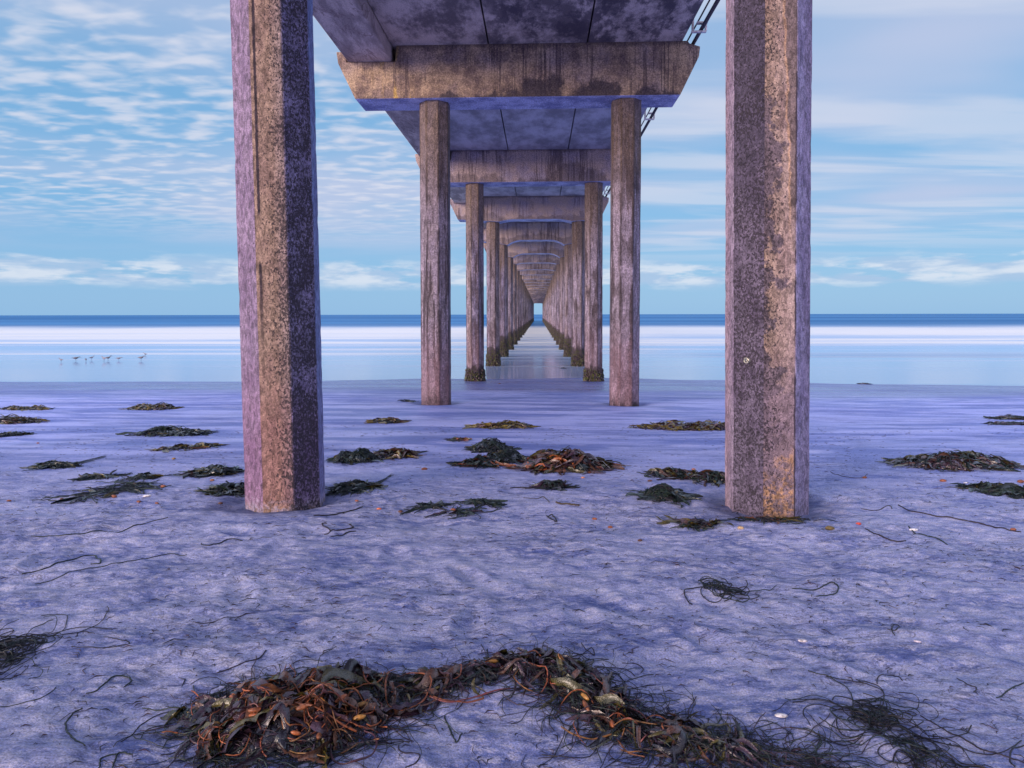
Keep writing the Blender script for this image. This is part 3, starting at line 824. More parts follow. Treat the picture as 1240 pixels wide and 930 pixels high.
# utility pipe on brackets along the right edge
mb = MB(); ya, yb = bent_y(-1), bent_y(NB - 1)
mb.tube([(3.06, ya, 6.60), (3.06, yb, 6.60)], .035, 10); mb.tube([(2.99, ya, 6.72), (2.99, yb, 6.72)], .016, 6)
pchild(mb.build('utility_pipe', MAT_PIPE)).location = (PX, 0, 0)
mb = MB()
mb.box(2.86, 3.12, -.03, .03, 6.50, 6.53); mb.box(2.87, 2.90, -.04, .04, 6.53, 6.95); mb.box(3.10, 3.13, -.03, .03, 6.53, 6.72); mb.box(2.95, 3.14, -.05, .05, 6.655, 6.68)
bo = mb.build('pipe_bracket', MAT_BRK, None, False); bme = bo.data; bpy.data.objects.remove(bo)
for k in range(0, 34):
    y = bent_y(1) - .9 - 2.87 * 3 + 2.87 * k
    if k % 3 == 1 and k < 20: continue
    o = bpy.data.objects.new('pipe_bracket', bme); link(o); o.location = (PX, y, 0); pchild(o)

# ------------------------------------------------------------------ kelp and wrack
PLUM = (.040, .020, .034); BROWN = (.085, .040, .028); OLIVE = (.075, .062, .016); RUST = (.30, .085, .028)
AMBER = (.34, .16, .035); GREEN = (.014, .030, .022); DGREEN = (.010, .020, .022); BLACK = (.010, .009, .016); YOL = (.15, .11, .022)
def jit(c, a=.3): 
    k = 1 + random.uniform(-a, a); return tuple(x * k for x in c)
def curve_on(f, p, ang, length, n, bend, wob=.0, lift=None):
    pts = []; x, y = p; a = ang; k = random.uniform(-bend, bend); ph = random.uniform(0, 6)
    for i in range(n):
        t = i / (n - 1)
        pts.append(Vector((x, y, f(x, y, t))))
        a += k / n + wob * math.sin(ph + i * 1.3); x += math.cos(a) * length / (n - 1); y += math.sin(a) * length / (n - 1)
    return pts
def smooth(pts, n=6):
    pts = [Vector(p) for p in pts]; out = []
    for i in range(len(pts) - 1):
        p0 = pts[max(i - 1, 0)]; p1 = pts[i]; p2 = pts[i + 1]; p3 = pts[min(i + 2, len(pts) - 1)]
        for k in range(n):
            t = k / n
            out.append(.5 * ((2 * p1) + (p2 - p0) * t + (2 * p0 - 5 * p1 + 4 * p2 - p3) * t * t + (3 * p1 - p0 - 3 * p2 + p3) * t ** 3))
    out.append(pts[-1]); return out

def blade_into(mb, env, x, y, ang, L, Wd, col, level=None, bend=2.2, n=9):
    lv = level if level is not None else random.random() ** .6
    ph = random.uniform(0, 6); am = random.uniform(.004, .018) * (L / .15)
    def f(px_, py_, t):
        e = env(px_, py_)
        return gz(px_, py_) + .004 + e * lv + am * math.sin(ph + t * 7) * (.4 + (e > .01)) * .6 + am * .4
    pts = curve_on(f, (x, y), ang, L, n, bend, .12)
    w = [Wd * (math.sin(math.pi * min(1, (i / (n - 1)) * .86 + .10)) ** .7) for i in range(n)]
    tw = random.uniform(-1.1, 1.1); a0 = random.uniform(-.9, .9)
    side = []
    for i in range(n):
        t = (pts[min(i + 1, n - 1)] - pts[max(i - 1, 0)]).normalized()
        s_ = t.cross(Vector((0, 0, 1))).normalized(); q = a0 + tw * i / n
        side.append(s_ * math.cos(q) + Vector((0, 0, 1)) * math.sin(q))
    mb.ribbon(pts, w, side, random.uniform(-.25, .3), jit(col), random.uniform(.04, .22), ph)

def mound(mb, env, pts_xy, r, col, cell=.03):
    # lumpy dark core under the fronds
    for (x, y) in pts_xy:
        e = env(x, y)
        if e < .008: continue
        mb.blob((x, y, gz(x, y) + e * .25), max(.012, min(e * .55, r)), Vector((random.uniform(-1, 1), random.uniform(-1, 1), .1)), 1.5, jit(col), 6, 4, .6)

def heap(name, label, cat, group, c0, c1, depth, height, kinds, nb, ng, blen=.20, bwid=.035, grass=(GREEN, DGREEN, BLACK), tail=None, grass_r=.0034, along=.5, glen=.15):
    """wrack heap between two spots on the ground; kinds = palette of its fronds"""
    a = at(*c0); b = at(*c1); c = (a + b) / 2; L = (b - a).length / 2; ax = math.atan2(b.y - a.y, b.x - a.x)
    ca, sa = math.cos(ax), math.sin(ax); sdx = random.uniform(0, 99); height *= .74
    def env(x, y):
        dx, dy = x - c.x, y - c.y; u = (dx * ca + dy * sa) / L; v = (-dx * sa + dy * ca) / depth
        r = u * u + v * v
        if r > 1.3: return 0.
        n = .62 + .75 * mnoise.noise(Vector((x * 3.2 / max(L, .2) * .5 + sdx, y * 4, sdx)))
        return max(0., 1 - r / 1.15) ** .8 * height * max(.15, n)
    root = empty(name, (c.x, c.y, gz(c.x, c.y))); tag(root, label, cat, group)
    inv = Matrix.Translation(root.location).inverted()
    def rnd():
        while True:
            u, v = random.uniform(-1, 1), random.uniform(-1, 1)
            if u * u + v * v < 1: break
        return c.x + (u * L) * ca - v * depth * sa, c.y + (u * L) * sa + v * depth * ca
    def fin(mb, nm, mat, stuff=True):
        if not mb.v: return
        o = mb.build(nm, mat, root); o.matrix_parent_inverse = inv
        if stuff: o['kind'] = 'stuff'
    m1 = MB(); 
    for i in range(nb):
        x, y = rnd(); ang = ax + random.gauss(0, 1.0 - along) + (math.pi if random.random() < .5 else 0)
        blade_into(m1, env, x, y, ang, blen * random.uniform(.5, 1.2), bwid * random.uniform(.5, 1.3), random.choice(kinds), n=7)
    mound(m1, env, [rnd() for _ in range(int(60 + nb * .5))], .06, random.choice([PLUM, BLACK, DGREEN]))
    fin(m1, 'fronds', MAT_BLADE)
    m2 = MB()
    for i in range(ng):
        x, y = rnd(); ang = ax + random.gauss(0, .9) + (math.pi if random.random() < .5 else 0); lv = random.random() ** .5 * 1.15
        zz = random.uniform(0, .012)
        pts = curve_on(lambda X, Y, t: gz(X, Y) + .004 + zz * math.sin(t * 5) ** 2 + env(X, Y) * lv, (x, y), ang, glen * random.uniform(.4, 1.2), 8, 2.8, .2)
        m2.tube(pts, grass_r * random.uniform(.6, 1.2), 4, jit(random.choice(grass)))
    if tail:
        for k in range(6):
            pp = smooth([at(px_ + random.uniform(-2, 2), py_ + random.uniform(-1.2, 1.2)) + Vector((0, 0, .006)) for px_, py_ in tail])
            m2.tube(pp, [grass_r * 1.3 * (1 - .7 * i / len(pp)) for i in range(len(pp))], 4, random.choice(grass))
    fin(m2, 'grass_tangle', MAT_WEED)
    return root

def tangle(label, c0, c1, depth, n, r, spread=1., L=(.18, .5)):
    a = at(*c0); b = at(*c1); c = (a + b) / 2; hl = (b - a).length / 2; ax = math.atan2(b.y - a.y, b.x - a.x)
    o_ = []; mb = MB()
    for i in range(n):
        rr = abs(random.gauss(0, .38)) * spread; th = random.uniform(0, 6.28); u, v = rr * math.cos(th), rr * math.sin(th)
        x = c.x + u * hl * math.cos(ax) - v * depth * math.sin(ax); y = c.y + u * hl * math.sin(ax) + v * depth * math.cos(ax)
        ang = ax + random.gauss(0, .6) + random.choice([0, math.pi]); k = random.choice([-1, 1]) * random.uniform(1.0, 7.5); zz = random.uniform(.002, .022) * math.exp(-rr * rr * 3); ph = random.uniform(0, 3)
        ln = random.uniform(*L); m = 22; pts = []
        for j in range(m):
            pts.append(Vector((x, y, gz(x, y) + .002 + zz * abs(math.sin(ph + j * .35)))))
            ang += (k + 2.5 * math.sin(ph * 3 + j * .5)) / m; x += math.cos(ang) * ln / m; y += math.sin(ang) * ln / m
        mb.tube(pts, [r * random.uniform(.7, 1.2)] * m, 4, jit(random.choice([BLACK, BLACK, DGREEN])), False)
    root = empty('weed_tangle', c); tag(root, label, 'seaweed', 'tangles of thin black weed')
    o = mb.build('strands', MAT_WEED, root); o.matrix_parent_inverse = Matrix.Translation(c).inverted(); o['kind'] = 'stuff'
HG = 'kelp heaps scattered on the beach'
BR = [BROWN, PLUM, OLIVE, YOL, BROWN]; YB = [OLIVE, YOL, BROWN, YOL]; GR = [DGREEN, GREEN, DGREEN, OLIVE]; DB = [PLUM, BROWN, PLUM, OLIVE, RUST]
heap('kelp_heap', 'low yellow-brown kelp heap at the far left edge, the one nearest the water', 'kelp', HG, (2, 495), (62, 496), .22, .10, YB, 90, 60)
heap('kelp_heap', 'lumpy purple-brown kelp heap cut by the left edge of the photo', 'kelp', HG, (-25, 511), (52, 511), .28, .16, BR, 130, 60)
heap('kelp_heap', 'small dark green weed strip at the left edge below the brown heaps', 'kelp', HG, (-12, 529), (36, 526), .10, .07, GR, 30, 80)
heap('kelp_heap', 'peaked yellow-brown kelp heap alone on wet sand left of the near left column', 'kelp', HG, (158, 495), (210, 495), .30, .17, YB, 150, 60)
heap('kelp_heap', 'two joined dark green weed mounds, the darkest heap left of the columns', 'kelp', HG, (162, 526), (256, 525), .24, .17, GR, 110, 260)
heap('kelp_heap', 'flat thin kelp strip with yellow-green blades behind the near left column', 'kelp', HG, (192, 546), (262, 540), .12, .06, YB, 50, 50)
heap('kelp_heap', 'dark green weed clump with a long thin tail pointing right', 'kelp', HG, (47, 565), (88, 564), .14, .08, GR, 40, 110, tail=[(80, 563), (100, 560), (127, 553)])
heap('kelp_heap', 'slim dark strip of weed lying below the tailed clump', 'kelp', HG, (92, 581), (140, 577), .06, .035, GR, 20, 60, tail=[(130, 578), (150, 576), (160, 573)])
heap('kelp_heap', 'dark heap with one upright yellow frond just left of the near left column', 'kelp', HG, (225, 574), (286, 572), .17, .13, [PLUM, DGREEN, OLIVE, DGREEN], 90, 110)
heap('kelp_heap', 'blackish weed heap touching the left side of the near left column', 'kelp', HG, (256, 595), (305, 594), .14, .09, GR, 50, 90)
heap('kelp_heap', 'wide loose scatter of dark weed between the strip and the near left column', 'kelp', HG, (85, 606), (185, 585), .17, .016, GR, 14, 110, glen=.3)
heap('kelp_heap', 'small weed tuft above the loose scatter of dark weed', 'kelp', HG, (160, 580), (187, 579), .10, .05, GR, 15, 60)
heap('kelp_heap', 'little yellow-brown kelp heap left of the second left column foot', 'kelp', HG, (450, 511), (490, 511), .20, .08, YB, 60, 30)
heap('kelp_heap', 'domed dark green heap of grass-like weed inside the pier', 'kelp', HG, (406, 557), (456, 556), .20, .17, GR, 60, 330)
heap('kelp_heap', 'purple and yellow-brown kelp heap with a tail, touching the domed green heap', 'kelp', HG, (450, 553), (502, 551), .20, .13, BR, 110, 40, tail=[(498, 550), (508, 548), (519, 547)])
heap('kelp_heap', 'dark green weed heap with curved tails, closest to the near left column on its right', 'kelp', HG, (408, 592), (448, 591), .15, .11, GR, 40, 220, tail=[(440, 590), (460, 584), (475, 575)])
heap('kelp_heap', 'ragged yellow-brown kelp ridge in the middle between the second columns', 'kelp', HG, (570, 517), (642, 517), .24, .13, YB, 150, 30)
heap('kelp_heap', 'rear lobe of the large green heap in the middle of the pier', 'kelp', HG, (575, 545), (612, 542), .28, .16, GR, 60, 200)
heap('kelp_heap', 'right lobe of the large green heap in the middle of the pier', 'kelp', HG, (590, 556), (634, 557), .28, .18, GR, 80, 260)
heap('kelp_heap', 'front left lobe of the large green heap, with brown and orange bits', 'kelp', HG, (560, 563), (600, 561), .18, .15, [DGREEN, OLIVE, RUST, GREEN, BROWN], 80, 170)
heap('kelp_heap', 'tall bristling heap of brown and orange kelp blades between the near columns', 'kelp', HG, (638, 568), (734, 563), .34, .36, [BROWN, PLUM, RUST, BROWN, OLIVE, PLUM, (.12, .09, .12)], 420, 40, .24, .042, along=.2)
heap('kelp_heap', 'small dark weed tuft with a stem, below the tall brown heap', 'kelp', HG, (654, 590), (684, 589), .11, .09, [PLUM, DGREEN], 25, 110, tail=[(662, 590), (650, 590), (641, 591)])
heap('kelp_heap', 'long yellow-brown kelp bank running behind the near right column', 'kelp', HG, (768, 518), (900, 519), .30, .19, YB + [PLUM], 300, 60)
heap('kelp_heap', 'long dark weed bank running down to the near right column', 'kelp', HG, (785, 572), (905, 585), .17, .12, [DGREEN, OLIVE, BROWN, PLUM], 170, 200)
heap('kelp_heap', 'round dark green weed mound left of the near right column', 'kelp', HG, (785, 601), (826, 600), .16, .14, GR, 60, 260)
heap('kelp_heap', 'thin sprawling weed bits left of the foot of the near right column', 'kelp', HG, (826, 638), (860, 634), .13, .03, BR, 20, 40)
heap('kelp_heap', 'largest heap on the right, dark brown and green with a purple blade', 'kelp', HG, (1084, 562), (1229, 564), .30, .20, [PLUM, BROWN, DGREEN, OLIVE, DGREEN], 330, 260)
heap('kelp_heap', 'dark weed strip at the right edge, rear one of a close pair', 'kelp', HG, (1198, 507), (1262, 507), .16, .09, [PLUM, DGREEN, OLIVE], 70, 80)
heap('kelp_heap', 'dark weed strip at the right edge, front one of a close pair', 'kelp', HG, (1196, 514), (1262, 514), .10, .06, [DGREEN, PLUM], 40, 90)
heap('kelp_heap', 'long dark green weed ridge entering from the right edge below the big heap', 'kelp', HG, (1172, 592), (1262, 602), .12, .10, GR, 70, 260)
heap('kelp_heap', 'weed litter washed round the foot of the near right column', 'kelp', HG, (895, 629), (985, 630), .12, .02, [BROWN, DGREEN, OLIVE], 12, 30)
heap('kelp_heap', 'thin dark weed with a brown tip right of the near left column', 'kelp', HG, (508, 616), (536, 613), .06, .025, [DGREEN, OLIVE], 8, 40, tail=[(508, 615), (495, 620), (485, 624)])
heap('kelp_heap', 'wispy dark weed trail right of the brown-tipped weed', 'kelp', HG, (535, 622), (585, 621), .06, .012, [DGREEN, PLUM], 4, 36)
heap('kelp_heap', 'faint green weed wisp with an orange bit in the middle of the pier', 'kelp', HG, (568, 608), (592, 611), .08, .03, [GREEN, DGREEN], 10, 50)
heap('kelp_heap', 'short weed scrap near the orange bits left of the second left column', 'kelp', HG, (547, 533), (560, 533), .12, .06, DB, 20, 10)
heap('kelp_heap', 'dark brown weed scrap on the waterline behind the near right column', 'kelp', HG, (1040, 465), (1050, 465), .14, .05, [PLUM], 10, 10)
heap('kelp_heap', 'dark weed scrap on wet sand left of the second left column', 'kelp', HG, (489, 486), (499, 486), .14, .05, [DGREEN], 12, 10)
heap('kelp_heap', 'dark weed scrap lying in the shallow water under the pier', 'kelp', HG, (674, 447), (690, 447), .14, .09, [PLUM, DGREEN], 20, 10)
tangle('tangle of thin black weed at the lower left edge of the photo', (-60, 800), (60, 785), .30, 95, .0021)
tangle('round tangle of thin black weed at the lower right, the denser one', (1015, 850), (1110, 892), .13, 58, .0019, 1., (.12, .42))
tangle('smaller tangle of thin black weed cut by the bottom edge at the right', (1085, 912), (1155, 925), .10, 34, .0019, 1., (.10, .3))
tangle('flat comb of black weed on dry sand right of the middle', (842, 710), (905, 717), .08, 26, .0026, .9, (.12, .35))

# ---- the big wrack line in the foreground
path = [(385, 850), (420, 832), (480, 838), (540, 828), (600, 815), (650, 806), (688, 822), (715, 850), (755, 876), (800, 892), (850, 902), (900, 913), (960, 922), (1010, 917)]
wid = [.17, .11, .085, .08, .075, .095, .11, .10, .080, .065, .055, .04, .03, .012]
hgt = [.08, .065, .05, .045, .05, .065, .07, .055, .04, .032, .026, .018, .012, .005]
P = [at(*p) for p in path]
MC = at(352, 862)                      # main pile
PS = smooth(P, 6); PW = list(np.interp(np.arange(len(PS)), np.arange(0, len(P)) * 6, wid)); PH = list(np.interp(np.arange(len(PS)), np.arange(0, len(P)) * 6, hgt))
PSn = np.array([[p.x, p.y] for p in PS]); PWn = np.array(PW); PHn = np.array(PH)
def wenv(x, y):
    d = np.hypot(PSn[:, 0] - x, PSn[:, 1] - y) / PWn
    i = int(np.argmin(d)); e = max(0., 1 - d[i] ** 2) ** .6 * PHn[i] if d[i] < 1 else 0.
    dx, dy = (x - MC.x) / .30, (y - MC.y) / .21; r = dx * dx + dy * dy
    e2 = max(0., 1 - r) ** .6 * .10
    return max(e, e2) * (.75 + .7 * mnoise.noise(Vector((x * 9, y * 9, 3))))
wr = empty('kelp_wrack', (MC.x, MC.y, gz(MC.x, MC.y)))
tag(wr, 'long foreground line of tangled brown kelp with orange stalks, thickest at its left end', 'kelp')
winv = Matrix.Translation(wr.location).inverted()
def wpart(mb, nm, mat, stuff=False, parent=None):
    o = mb.build(nm, mat, wr); o.matrix_parent_inverse = winv
    if stuff: o['kind'] = 'stuff'
    return o
def wspot(i0, i1, main=.0):
    if random.random() < main:
        while True:
            u, v = random.uniform(-1, 1), random.uniform(-1, 1)
            if u * u + v * v < .92: return MC.x + u * .29, MC.y + v * .20, random.uniform(-.6, .9)
    i = random.randrange(i0, i1); p = PS[i]; q = PS[min(i + 1, len(PS) - 1)] - PS[max(i - 1, 0)]; q.normalize()
    w = PW[i] * random.uniform(-.9, .9); return p.x - q.y * w, p.y + q.x * w, math.atan2(q.y, q.x)
mb = MB()
for i in range(520):
    x, y, _ = wspot(0, 72, .35); e = wenv(x, y)
    if e > .006: mb.blob((x, y, gz(x, y) + e * .2), min(.045, e * .55), Vector((random.uniform(-1, 1), random.uniform(-1, 1), .2)), 1.6, jit(random.choice([BLACK, PLUM])), 6, 4, .6)
for i in range(620):
    x, y, a = wspot(0, 66, .4); blade_into(mb, wenv, x, y, a + random.gauss(0, .8) + random.choice([0, math.pi]), random.uniform(.07, .20), random.uniform(.007, .020), random.choice([PLUM, PLUM, BROWN, OLIVE, BLACK]), random.uniform(.3, .9))
wpart(mb, 'small_fronds', MAT_BLADE, True)
for i in range(96):
    mb = MB(); main = i < 56
    x, y, a = wspot(0, 1, 1.) if main else wspot(4, 58, 0)
    pal = [PLUM, BROWN, PLUM, BROWN, OLIVE, (.13, .055, .03), (.07, .04, .06)] if main else [PLUM, BROWN, (.05, .045, .015), PLUM, (.06, .04, .06), BLACK]
    blade_into(mb, wenv, x, y, a + random.gauss(0, .9) + random.choice([0, math.pi]), random.uniform(.11, .25), random.uniform(.020, .048), random.choice(pal), random.uniform(.7, 1.1), 4.2, 16)
    wpart(mb, 'blade', MAT_BLADE)
def z5(l): return [(200 + x / 3.444, 760 + y / 3.444) for x, y in l]
def z6(l): return [(520 + x / 3.263, 760 + y / 3.263) for x, y in l]
stalks = [(z5([(940, 185), (920, 250), (930, 300), (985, 325), (1050, 300), (1090, 265), (1110, 230), (1040, 205), (965, 180)]), .0042, RUST),
 (z5([(505, 130), (490, 175), (510, 200), (545, 170), (520, 130)]), .003, RUST), (z5([(655, 165), (680, 215), (715, 250)]), .0045, RUST),
 (z5([(825, 195), (835, 235), (870, 255), (905, 235), (915, 200)]), .003, RUST),
 (z5([(690, 480), (700, 530), (760, 545), (840, 520), (880, 480), (875, 430), (830, 410)]), .0045, (.10, .03, .05)),
 (z5([(400, 255), (450, 258), (520, 270), (580, 330), (500, 348), (490, 312), (540, 290)]), .004, RUST), (z5([(590, 320), (660, 335), (730, 345), (810, 355)]), .004, RUST),
 (z5([(190, 370), (120, 410), (105, 440), (130, 460), (185, 458)]), .0042, (.07, .025, .04)), (z5([(1105, 260), (1180, 282), (1250, 288), (1330, 270)]), .004, RUST),
 (z5([(540, 410), (600, 430), (700, 440), (800, 430)]), .005, RUST), (z5([(470, 380), (560, 350), (640, 300), (700, 300)]), .0035, RUST), (z5([(520, 500), (620, 505), (700, 520)]), .003, AMBER),
 (z5([(600, 345), (590, 390), (560, 420)]), .0035, RUST), (z5([(350, 370), (380, 420), (400, 470)]), .004, (.20, .06, .03)),
 (z6([(0, 250), (90, 272), (170, 255), (250, 230), (320, 218)]), .004, (.22, .05, .05)), (z6([(520, 370), (580, 405), (650, 420), (720, 400)]), .004, (.28, .12, .03)),
 (z6([(740, 420), (780, 470), (850, 490)]), .0035, (.25, .08, .03)), (z6([(360, 120), (400, 105), (440, 130)]), .004, RUST), (z6([(560, 150), (620, 190), (660, 230)]), .0035, (.14, .04, .05)), (z6([(730, 380), (800, 375), (900, 385)]), .004, (.22, .10, .03))]
for pl, r, c in stalks:
    mb = MB(); pts = []
    for q in smooth([at(px_, py_ + 10) for px_, py_ in pl], 7):
        pts.append(Vector((q.x, q.y, gz(q.x, q.y) + wenv(q.x, q.y) * 1.08 + .010)))
    for i in range(1, len(pts) - 1): pts[i] = (pts[i - 1] + pts[i] * 2 + pts[i + 1]) / 4
    r *= .72; c = tuple(q * .62 for q in c)
    mb.tube(pts, [r * (.75 + .35 * math.sin(i * .25) ** 2) for i in range(len(pts))], 7, c)
    wpart(mb, 'stalk', MAT_STIPE)
mb = MB()
for i in range(110):
    x, y, a = wspot(2, 56, .72); a += random.gauss(0, .8) + random.choice([0, math.pi]); lv = random.uniform(.8, 1.1)
    pts = curve_on(lambda X, Y, t: gz(X, Y) + .006 + wenv(X, Y) * lv + .012 * math.sin(t * 6 + i), (x, y), a, random.uniform(.08, .26), 14, 6., .2)
    mb.tube(pts, random.uniform(.0012, .0026), 5, jit(random.choice([RUST, RUST, (.22, .06, .03), (.12, .035, .035), (.24, .10, .03)]), .35))
wpart(mb, 'thin_stalks', MAT_STIPE, True)
for i in range(26):
    mb = MB(); x, y, a = wspot(8, 50, .8); a += random.gauss(0, .7)
    mb.blob((x, y, gz(x, y) + wenv(x, y) * random.uniform(.95, 1.1) + .008), random.uniform(.0055, .009), Vector((math.cos(a), math.sin(a), random.uniform(-.3, .3))), random.uniform(2, 3.2), jit(random.choice([RUST, AMBER, RUST, (.2, .07, .03)])), 9, 8)
    wpart(mb, 'float_bladder', MAT_STIPE)
mb = MB()
for i in range(1500):
    rr = random.random()
    if rr < .32:
        th = random.uniform(0, 6.28); k = random.uniform(.75, 1.22); x, y = MC.x + .29 * k * math.cos(th), MC.y + .21 * k * math.sin(th); a = th + math.pi / 2 + random.gauss(0, .5)
    elif rr < .62:
        x, y, a = wspot(34, 78); x += random.gauss(0, .05); y += random.gauss(0, .035); a += random.gauss(0, .45)
    else:
        x, y, a = wspot(0, 60, .2); x += random.gauss(0, .05); y += random.gauss(0, .04); a += random.gauss(0, .9)
    lv = random.random() ** .6; zz = random.uniform(0, .014); ph = random.uniform(0, 3)
    pts = curve_on(lambda X, Y, t: gz(X, Y) + .002 + zz * math.sin(ph + t * 5) ** 2 + wenv(X, Y) * lv, (x, y), a + random.choice([0, math.pi]), random.uniform(.08, .30), 10, 4.0, .22)
    mb.tube(pts, random.uniform(.0008, .0019), 4, jit(random.choice([BLACK, BLACK, DGREEN, PLUM, (.03, .045, .04)])), False)
wpart(mb, 'grass_tangle', MAT_WEED, True)
heap('kelp_frond', 'single curled olive-brown frond lying apart at the left tip of the big wrack', 'kelp', None, (212, 866), (246, 864), .03, .03, [OLIVE, BROWN, YOL], 7, 6, .10, .035, grass_r=.002, glen=.15)

# ---- single strands lying on the sand
def z8(l): return [(x / 3, 620 + y / 3) for x, y in l]
def z7(l): return [(860 + x / 3.263, 680 + y / 3.263) for x, y in l]
def z4(l): return [(960 + x / 3.207, 370 + y / 3.207) for x, y in l]
def z2(l): return [(380 + x / 4.77, 480 + y / 4.77) for x, y in l]
def z3(l): return [(620 + x / 4.43, 480 + y / 4.43) for x, y in l]
strands = [
 ('hooked black strand, shaped like a question mark, left of the big wrack', .0034, z8([(315, 660), (350, 650), (380, 625), (410, 600), (445, 597), (472, 605), (475, 618), (452, 636)])),
 ('long strand curving in from the left edge below the black tangle', .0022, z8([(-10, 709), (80, 695), (140, 680), (180, 658), (205, 636)])),
 ('strand bent like a bracket at the lower left of the sand', .0032, z8([(298, 715), (262, 735), (240, 765), (245, 800), (270, 825), (310, 850)])),
 ('strand trailing left from the single curled frond of the big wrack', .0024, z8([(440, 835), (480, 810), (510, 775), (560, 745), (600, 730), (625, 725)])),
 ('forked strand at the bottom edge left of the big wrack, right branch', .003, z8([(408, 930), (425, 885), (440, 875), (480, 882)])),
 ('forked strand at the bottom edge left of the big wrack, left branch', .003, z8([(360, 930), (370, 895), (425, 880)])),
 ('long double-backed strand on the dry sand at the left, upper one with a loop', .005, z8([(80, 225), (180, 200), (260, 175), (340, 158), (365, 185), (330, 190)])),
 ('longest strand on the dry sand at the left, just below the looped one', .0036, z8([(130, 262), (220, 235), (300, 210), (400, 190), (500, 175), (600, 155), (680, 155)])),
 ('thick dark strand at the left, the one nearest the kelp heaps', .005, z8([(115, 88), (250, 82), (330, 72), (430, 75), (520, 45), (610, 20)])),
 ('short curl of weed below the foot of the near left column', .0045, z8([(730, 115), (760, 122), (830, 100), (880, 105)])),
 ('gently wavy strand in the sand above the big wrack', .0026, z8([(700, 400), (740, 405), (800, 390), (870, 380), (900, 368)])),
 ('hairpin strand right of the black tangle at the left edge', .0024, z8([(260, 488), (340, 492), (420, 490), (470, 478), (430, 462), (380, 455)])),
 ('short arched strand above the hairpin strand', .0024, z8([(280, 450), (285, 438), (310, 435), (345, 442)])),
 ('long strand running to the lower right corner from the round tangle', .0032, z7([(830, 610), (900, 650), (980, 690), (1080, 745), (1160, 768), (1240, 795)])),
 ('loop of weed cut by the right edge at the lower right corner', .0028, z7([(1250, 725), (1195, 740), (1185, 790), (1205, 812)])),
 ('arched strand leading into the round tangle from its left', .0024, z7([(430, 615), (480, 650), (560, 668), (640, 665)])),
 ('hook-shaped strand right above the round tangle', .0024, z7([(660, 485), (665, 455), (720, 450), (760, 472)])),
 ('short kinked strand in a damp hollow at the right', .0026, z7([(975, 462), (1020, 488), (1052, 500), (1040, 517)])),
 ('small knotted loop of weed on the dry sand at the right', .0042, z7([(325, 108), (430, 108), (480, 82), (505, 100), (490, 130), (420, 138)])),
 ('tiny curl of weed below the knotted loop', .003, z7([(700, 268), (735, 270), (748, 258), (725, 252), (718, 270), (730, 292)])),
 ('strand coming in from the right edge above the corner loop', .0028, z7([(1130, 540), (1165, 520), (1210, 492), (1250, 478)])),
 ('longest strand on the smooth sand right of the columns', .0065, z4([(410, 775), (470, 800), (560, 820), (650, 832), (740, 850), (830, 870), (885, 880)])),
 ('shorter strand left of and below the longest right-hand strand', .006, z4([(280, 868), (330, 890), (390, 915), (440, 915)])),
 ('strand between the shorter and the longest right-hand strands', .0055, z4([(450, 858), (500, 890), (560, 905), (600, 930)])),
 ('faint arc of weed above the orange pebble right of the near right column', .004, z4([(145, 645), (200, 665), (260, 670), (290, 655)])),
 ('faint strand looping back right of the foot of the near right column', .004, z4([(385, 790), (375, 778), (330, 795), (265, 790)])),
 ('strand trailing right from the foot of the near left column', .007, z2([(0, 690), (60, 690), (140, 680), (200, 665), (280, 640)])),
 ('zigzag strand just below the foot of the near left column', .005, z2([(60, 800), (95, 778), (60, 752), (50, 735), (75, 735)])),
 ('twig-like strand right of the zigzag strand', .006, z2([(100, 775), (180, 770), (225, 758), (205, 740)])),
 ('straight strand below the zigzag strand', .005, z2([(100, 810), (180, 795), (240, 780)])),
 ('stiff brown stick-like stalk on the sand in the middle of the pier', .010, z3([(235, 570), (300, 580), (360, 587)])),
 ('curled strand right of the middle on the dry sand', .005, z3([(185, 640), (210, 660), (240, 670), (215, 635), (190, 650)])),
 ('wavy thin strand left of the brown stick-like stalk', .004, z3([(60, 545), (130, 550), (170, 540), (200, 570)])),
 ('strand lying left of the weed tuft with a stem', .007, z3([(-10, 494), (40, 490), (78, 495)])),
 ('curly strand above the right-hand bend of the big wrack', .0024, z6([(600, 60), (650, 110), (640, 80), (600, 110)])),
 ('arched strand right of the bend of the big wrack', .0022, z6([(760, 140), (820, 145), (845, 165), (835, 180)])),
 ('short stub of weed standing above the middle of the big wrack', .003, z6([(228, 85), (232, 118)])),
 ('kinked strand below the left pile of the big wrack', .0026, z5([(975, 490), (985, 520), (1060, 530), (1050, 560), (1000, 585)])),
 ('forked root-like strand right of the left pile of the big wrack', .003, z5([(1165, 370), (1190, 430), (1215, 480), (1240, 440)])),
 ('straight dark strand above the left pile of the big wrack', .0035, z5([(215, 190), (300, 160), (390, 130), (420, 95)])),
]
for lab, r, pl in strands:
    pts = []
    for q in smooth([at(*p) for p in pl], 8):
        j = random.uniform(-.5, .5) * r
        pts.append(Vector((q.x + j, q.y + j, gz(q.x, q.y) + r * .35)))
    mb = MB(); col = (.05, .035, .02) if 'brown' in lab else random.choice([BLACK, (.02, .015, .03), DGREEN])
    mb.tube(pts, [r * (.55 + .45 * math.sin(math.pi * min(1, .12 + .8 * i / len(pts)))) * random.uniform(.8, 1.15) for i in range(len(pts))], 5, col)
    o = mb.build('weed_strand', MAT_WEED, None, origin=pts[len(pts) // 2]); tag(o, lab, 'seaweed strand', 'single strands of weed on the sand')

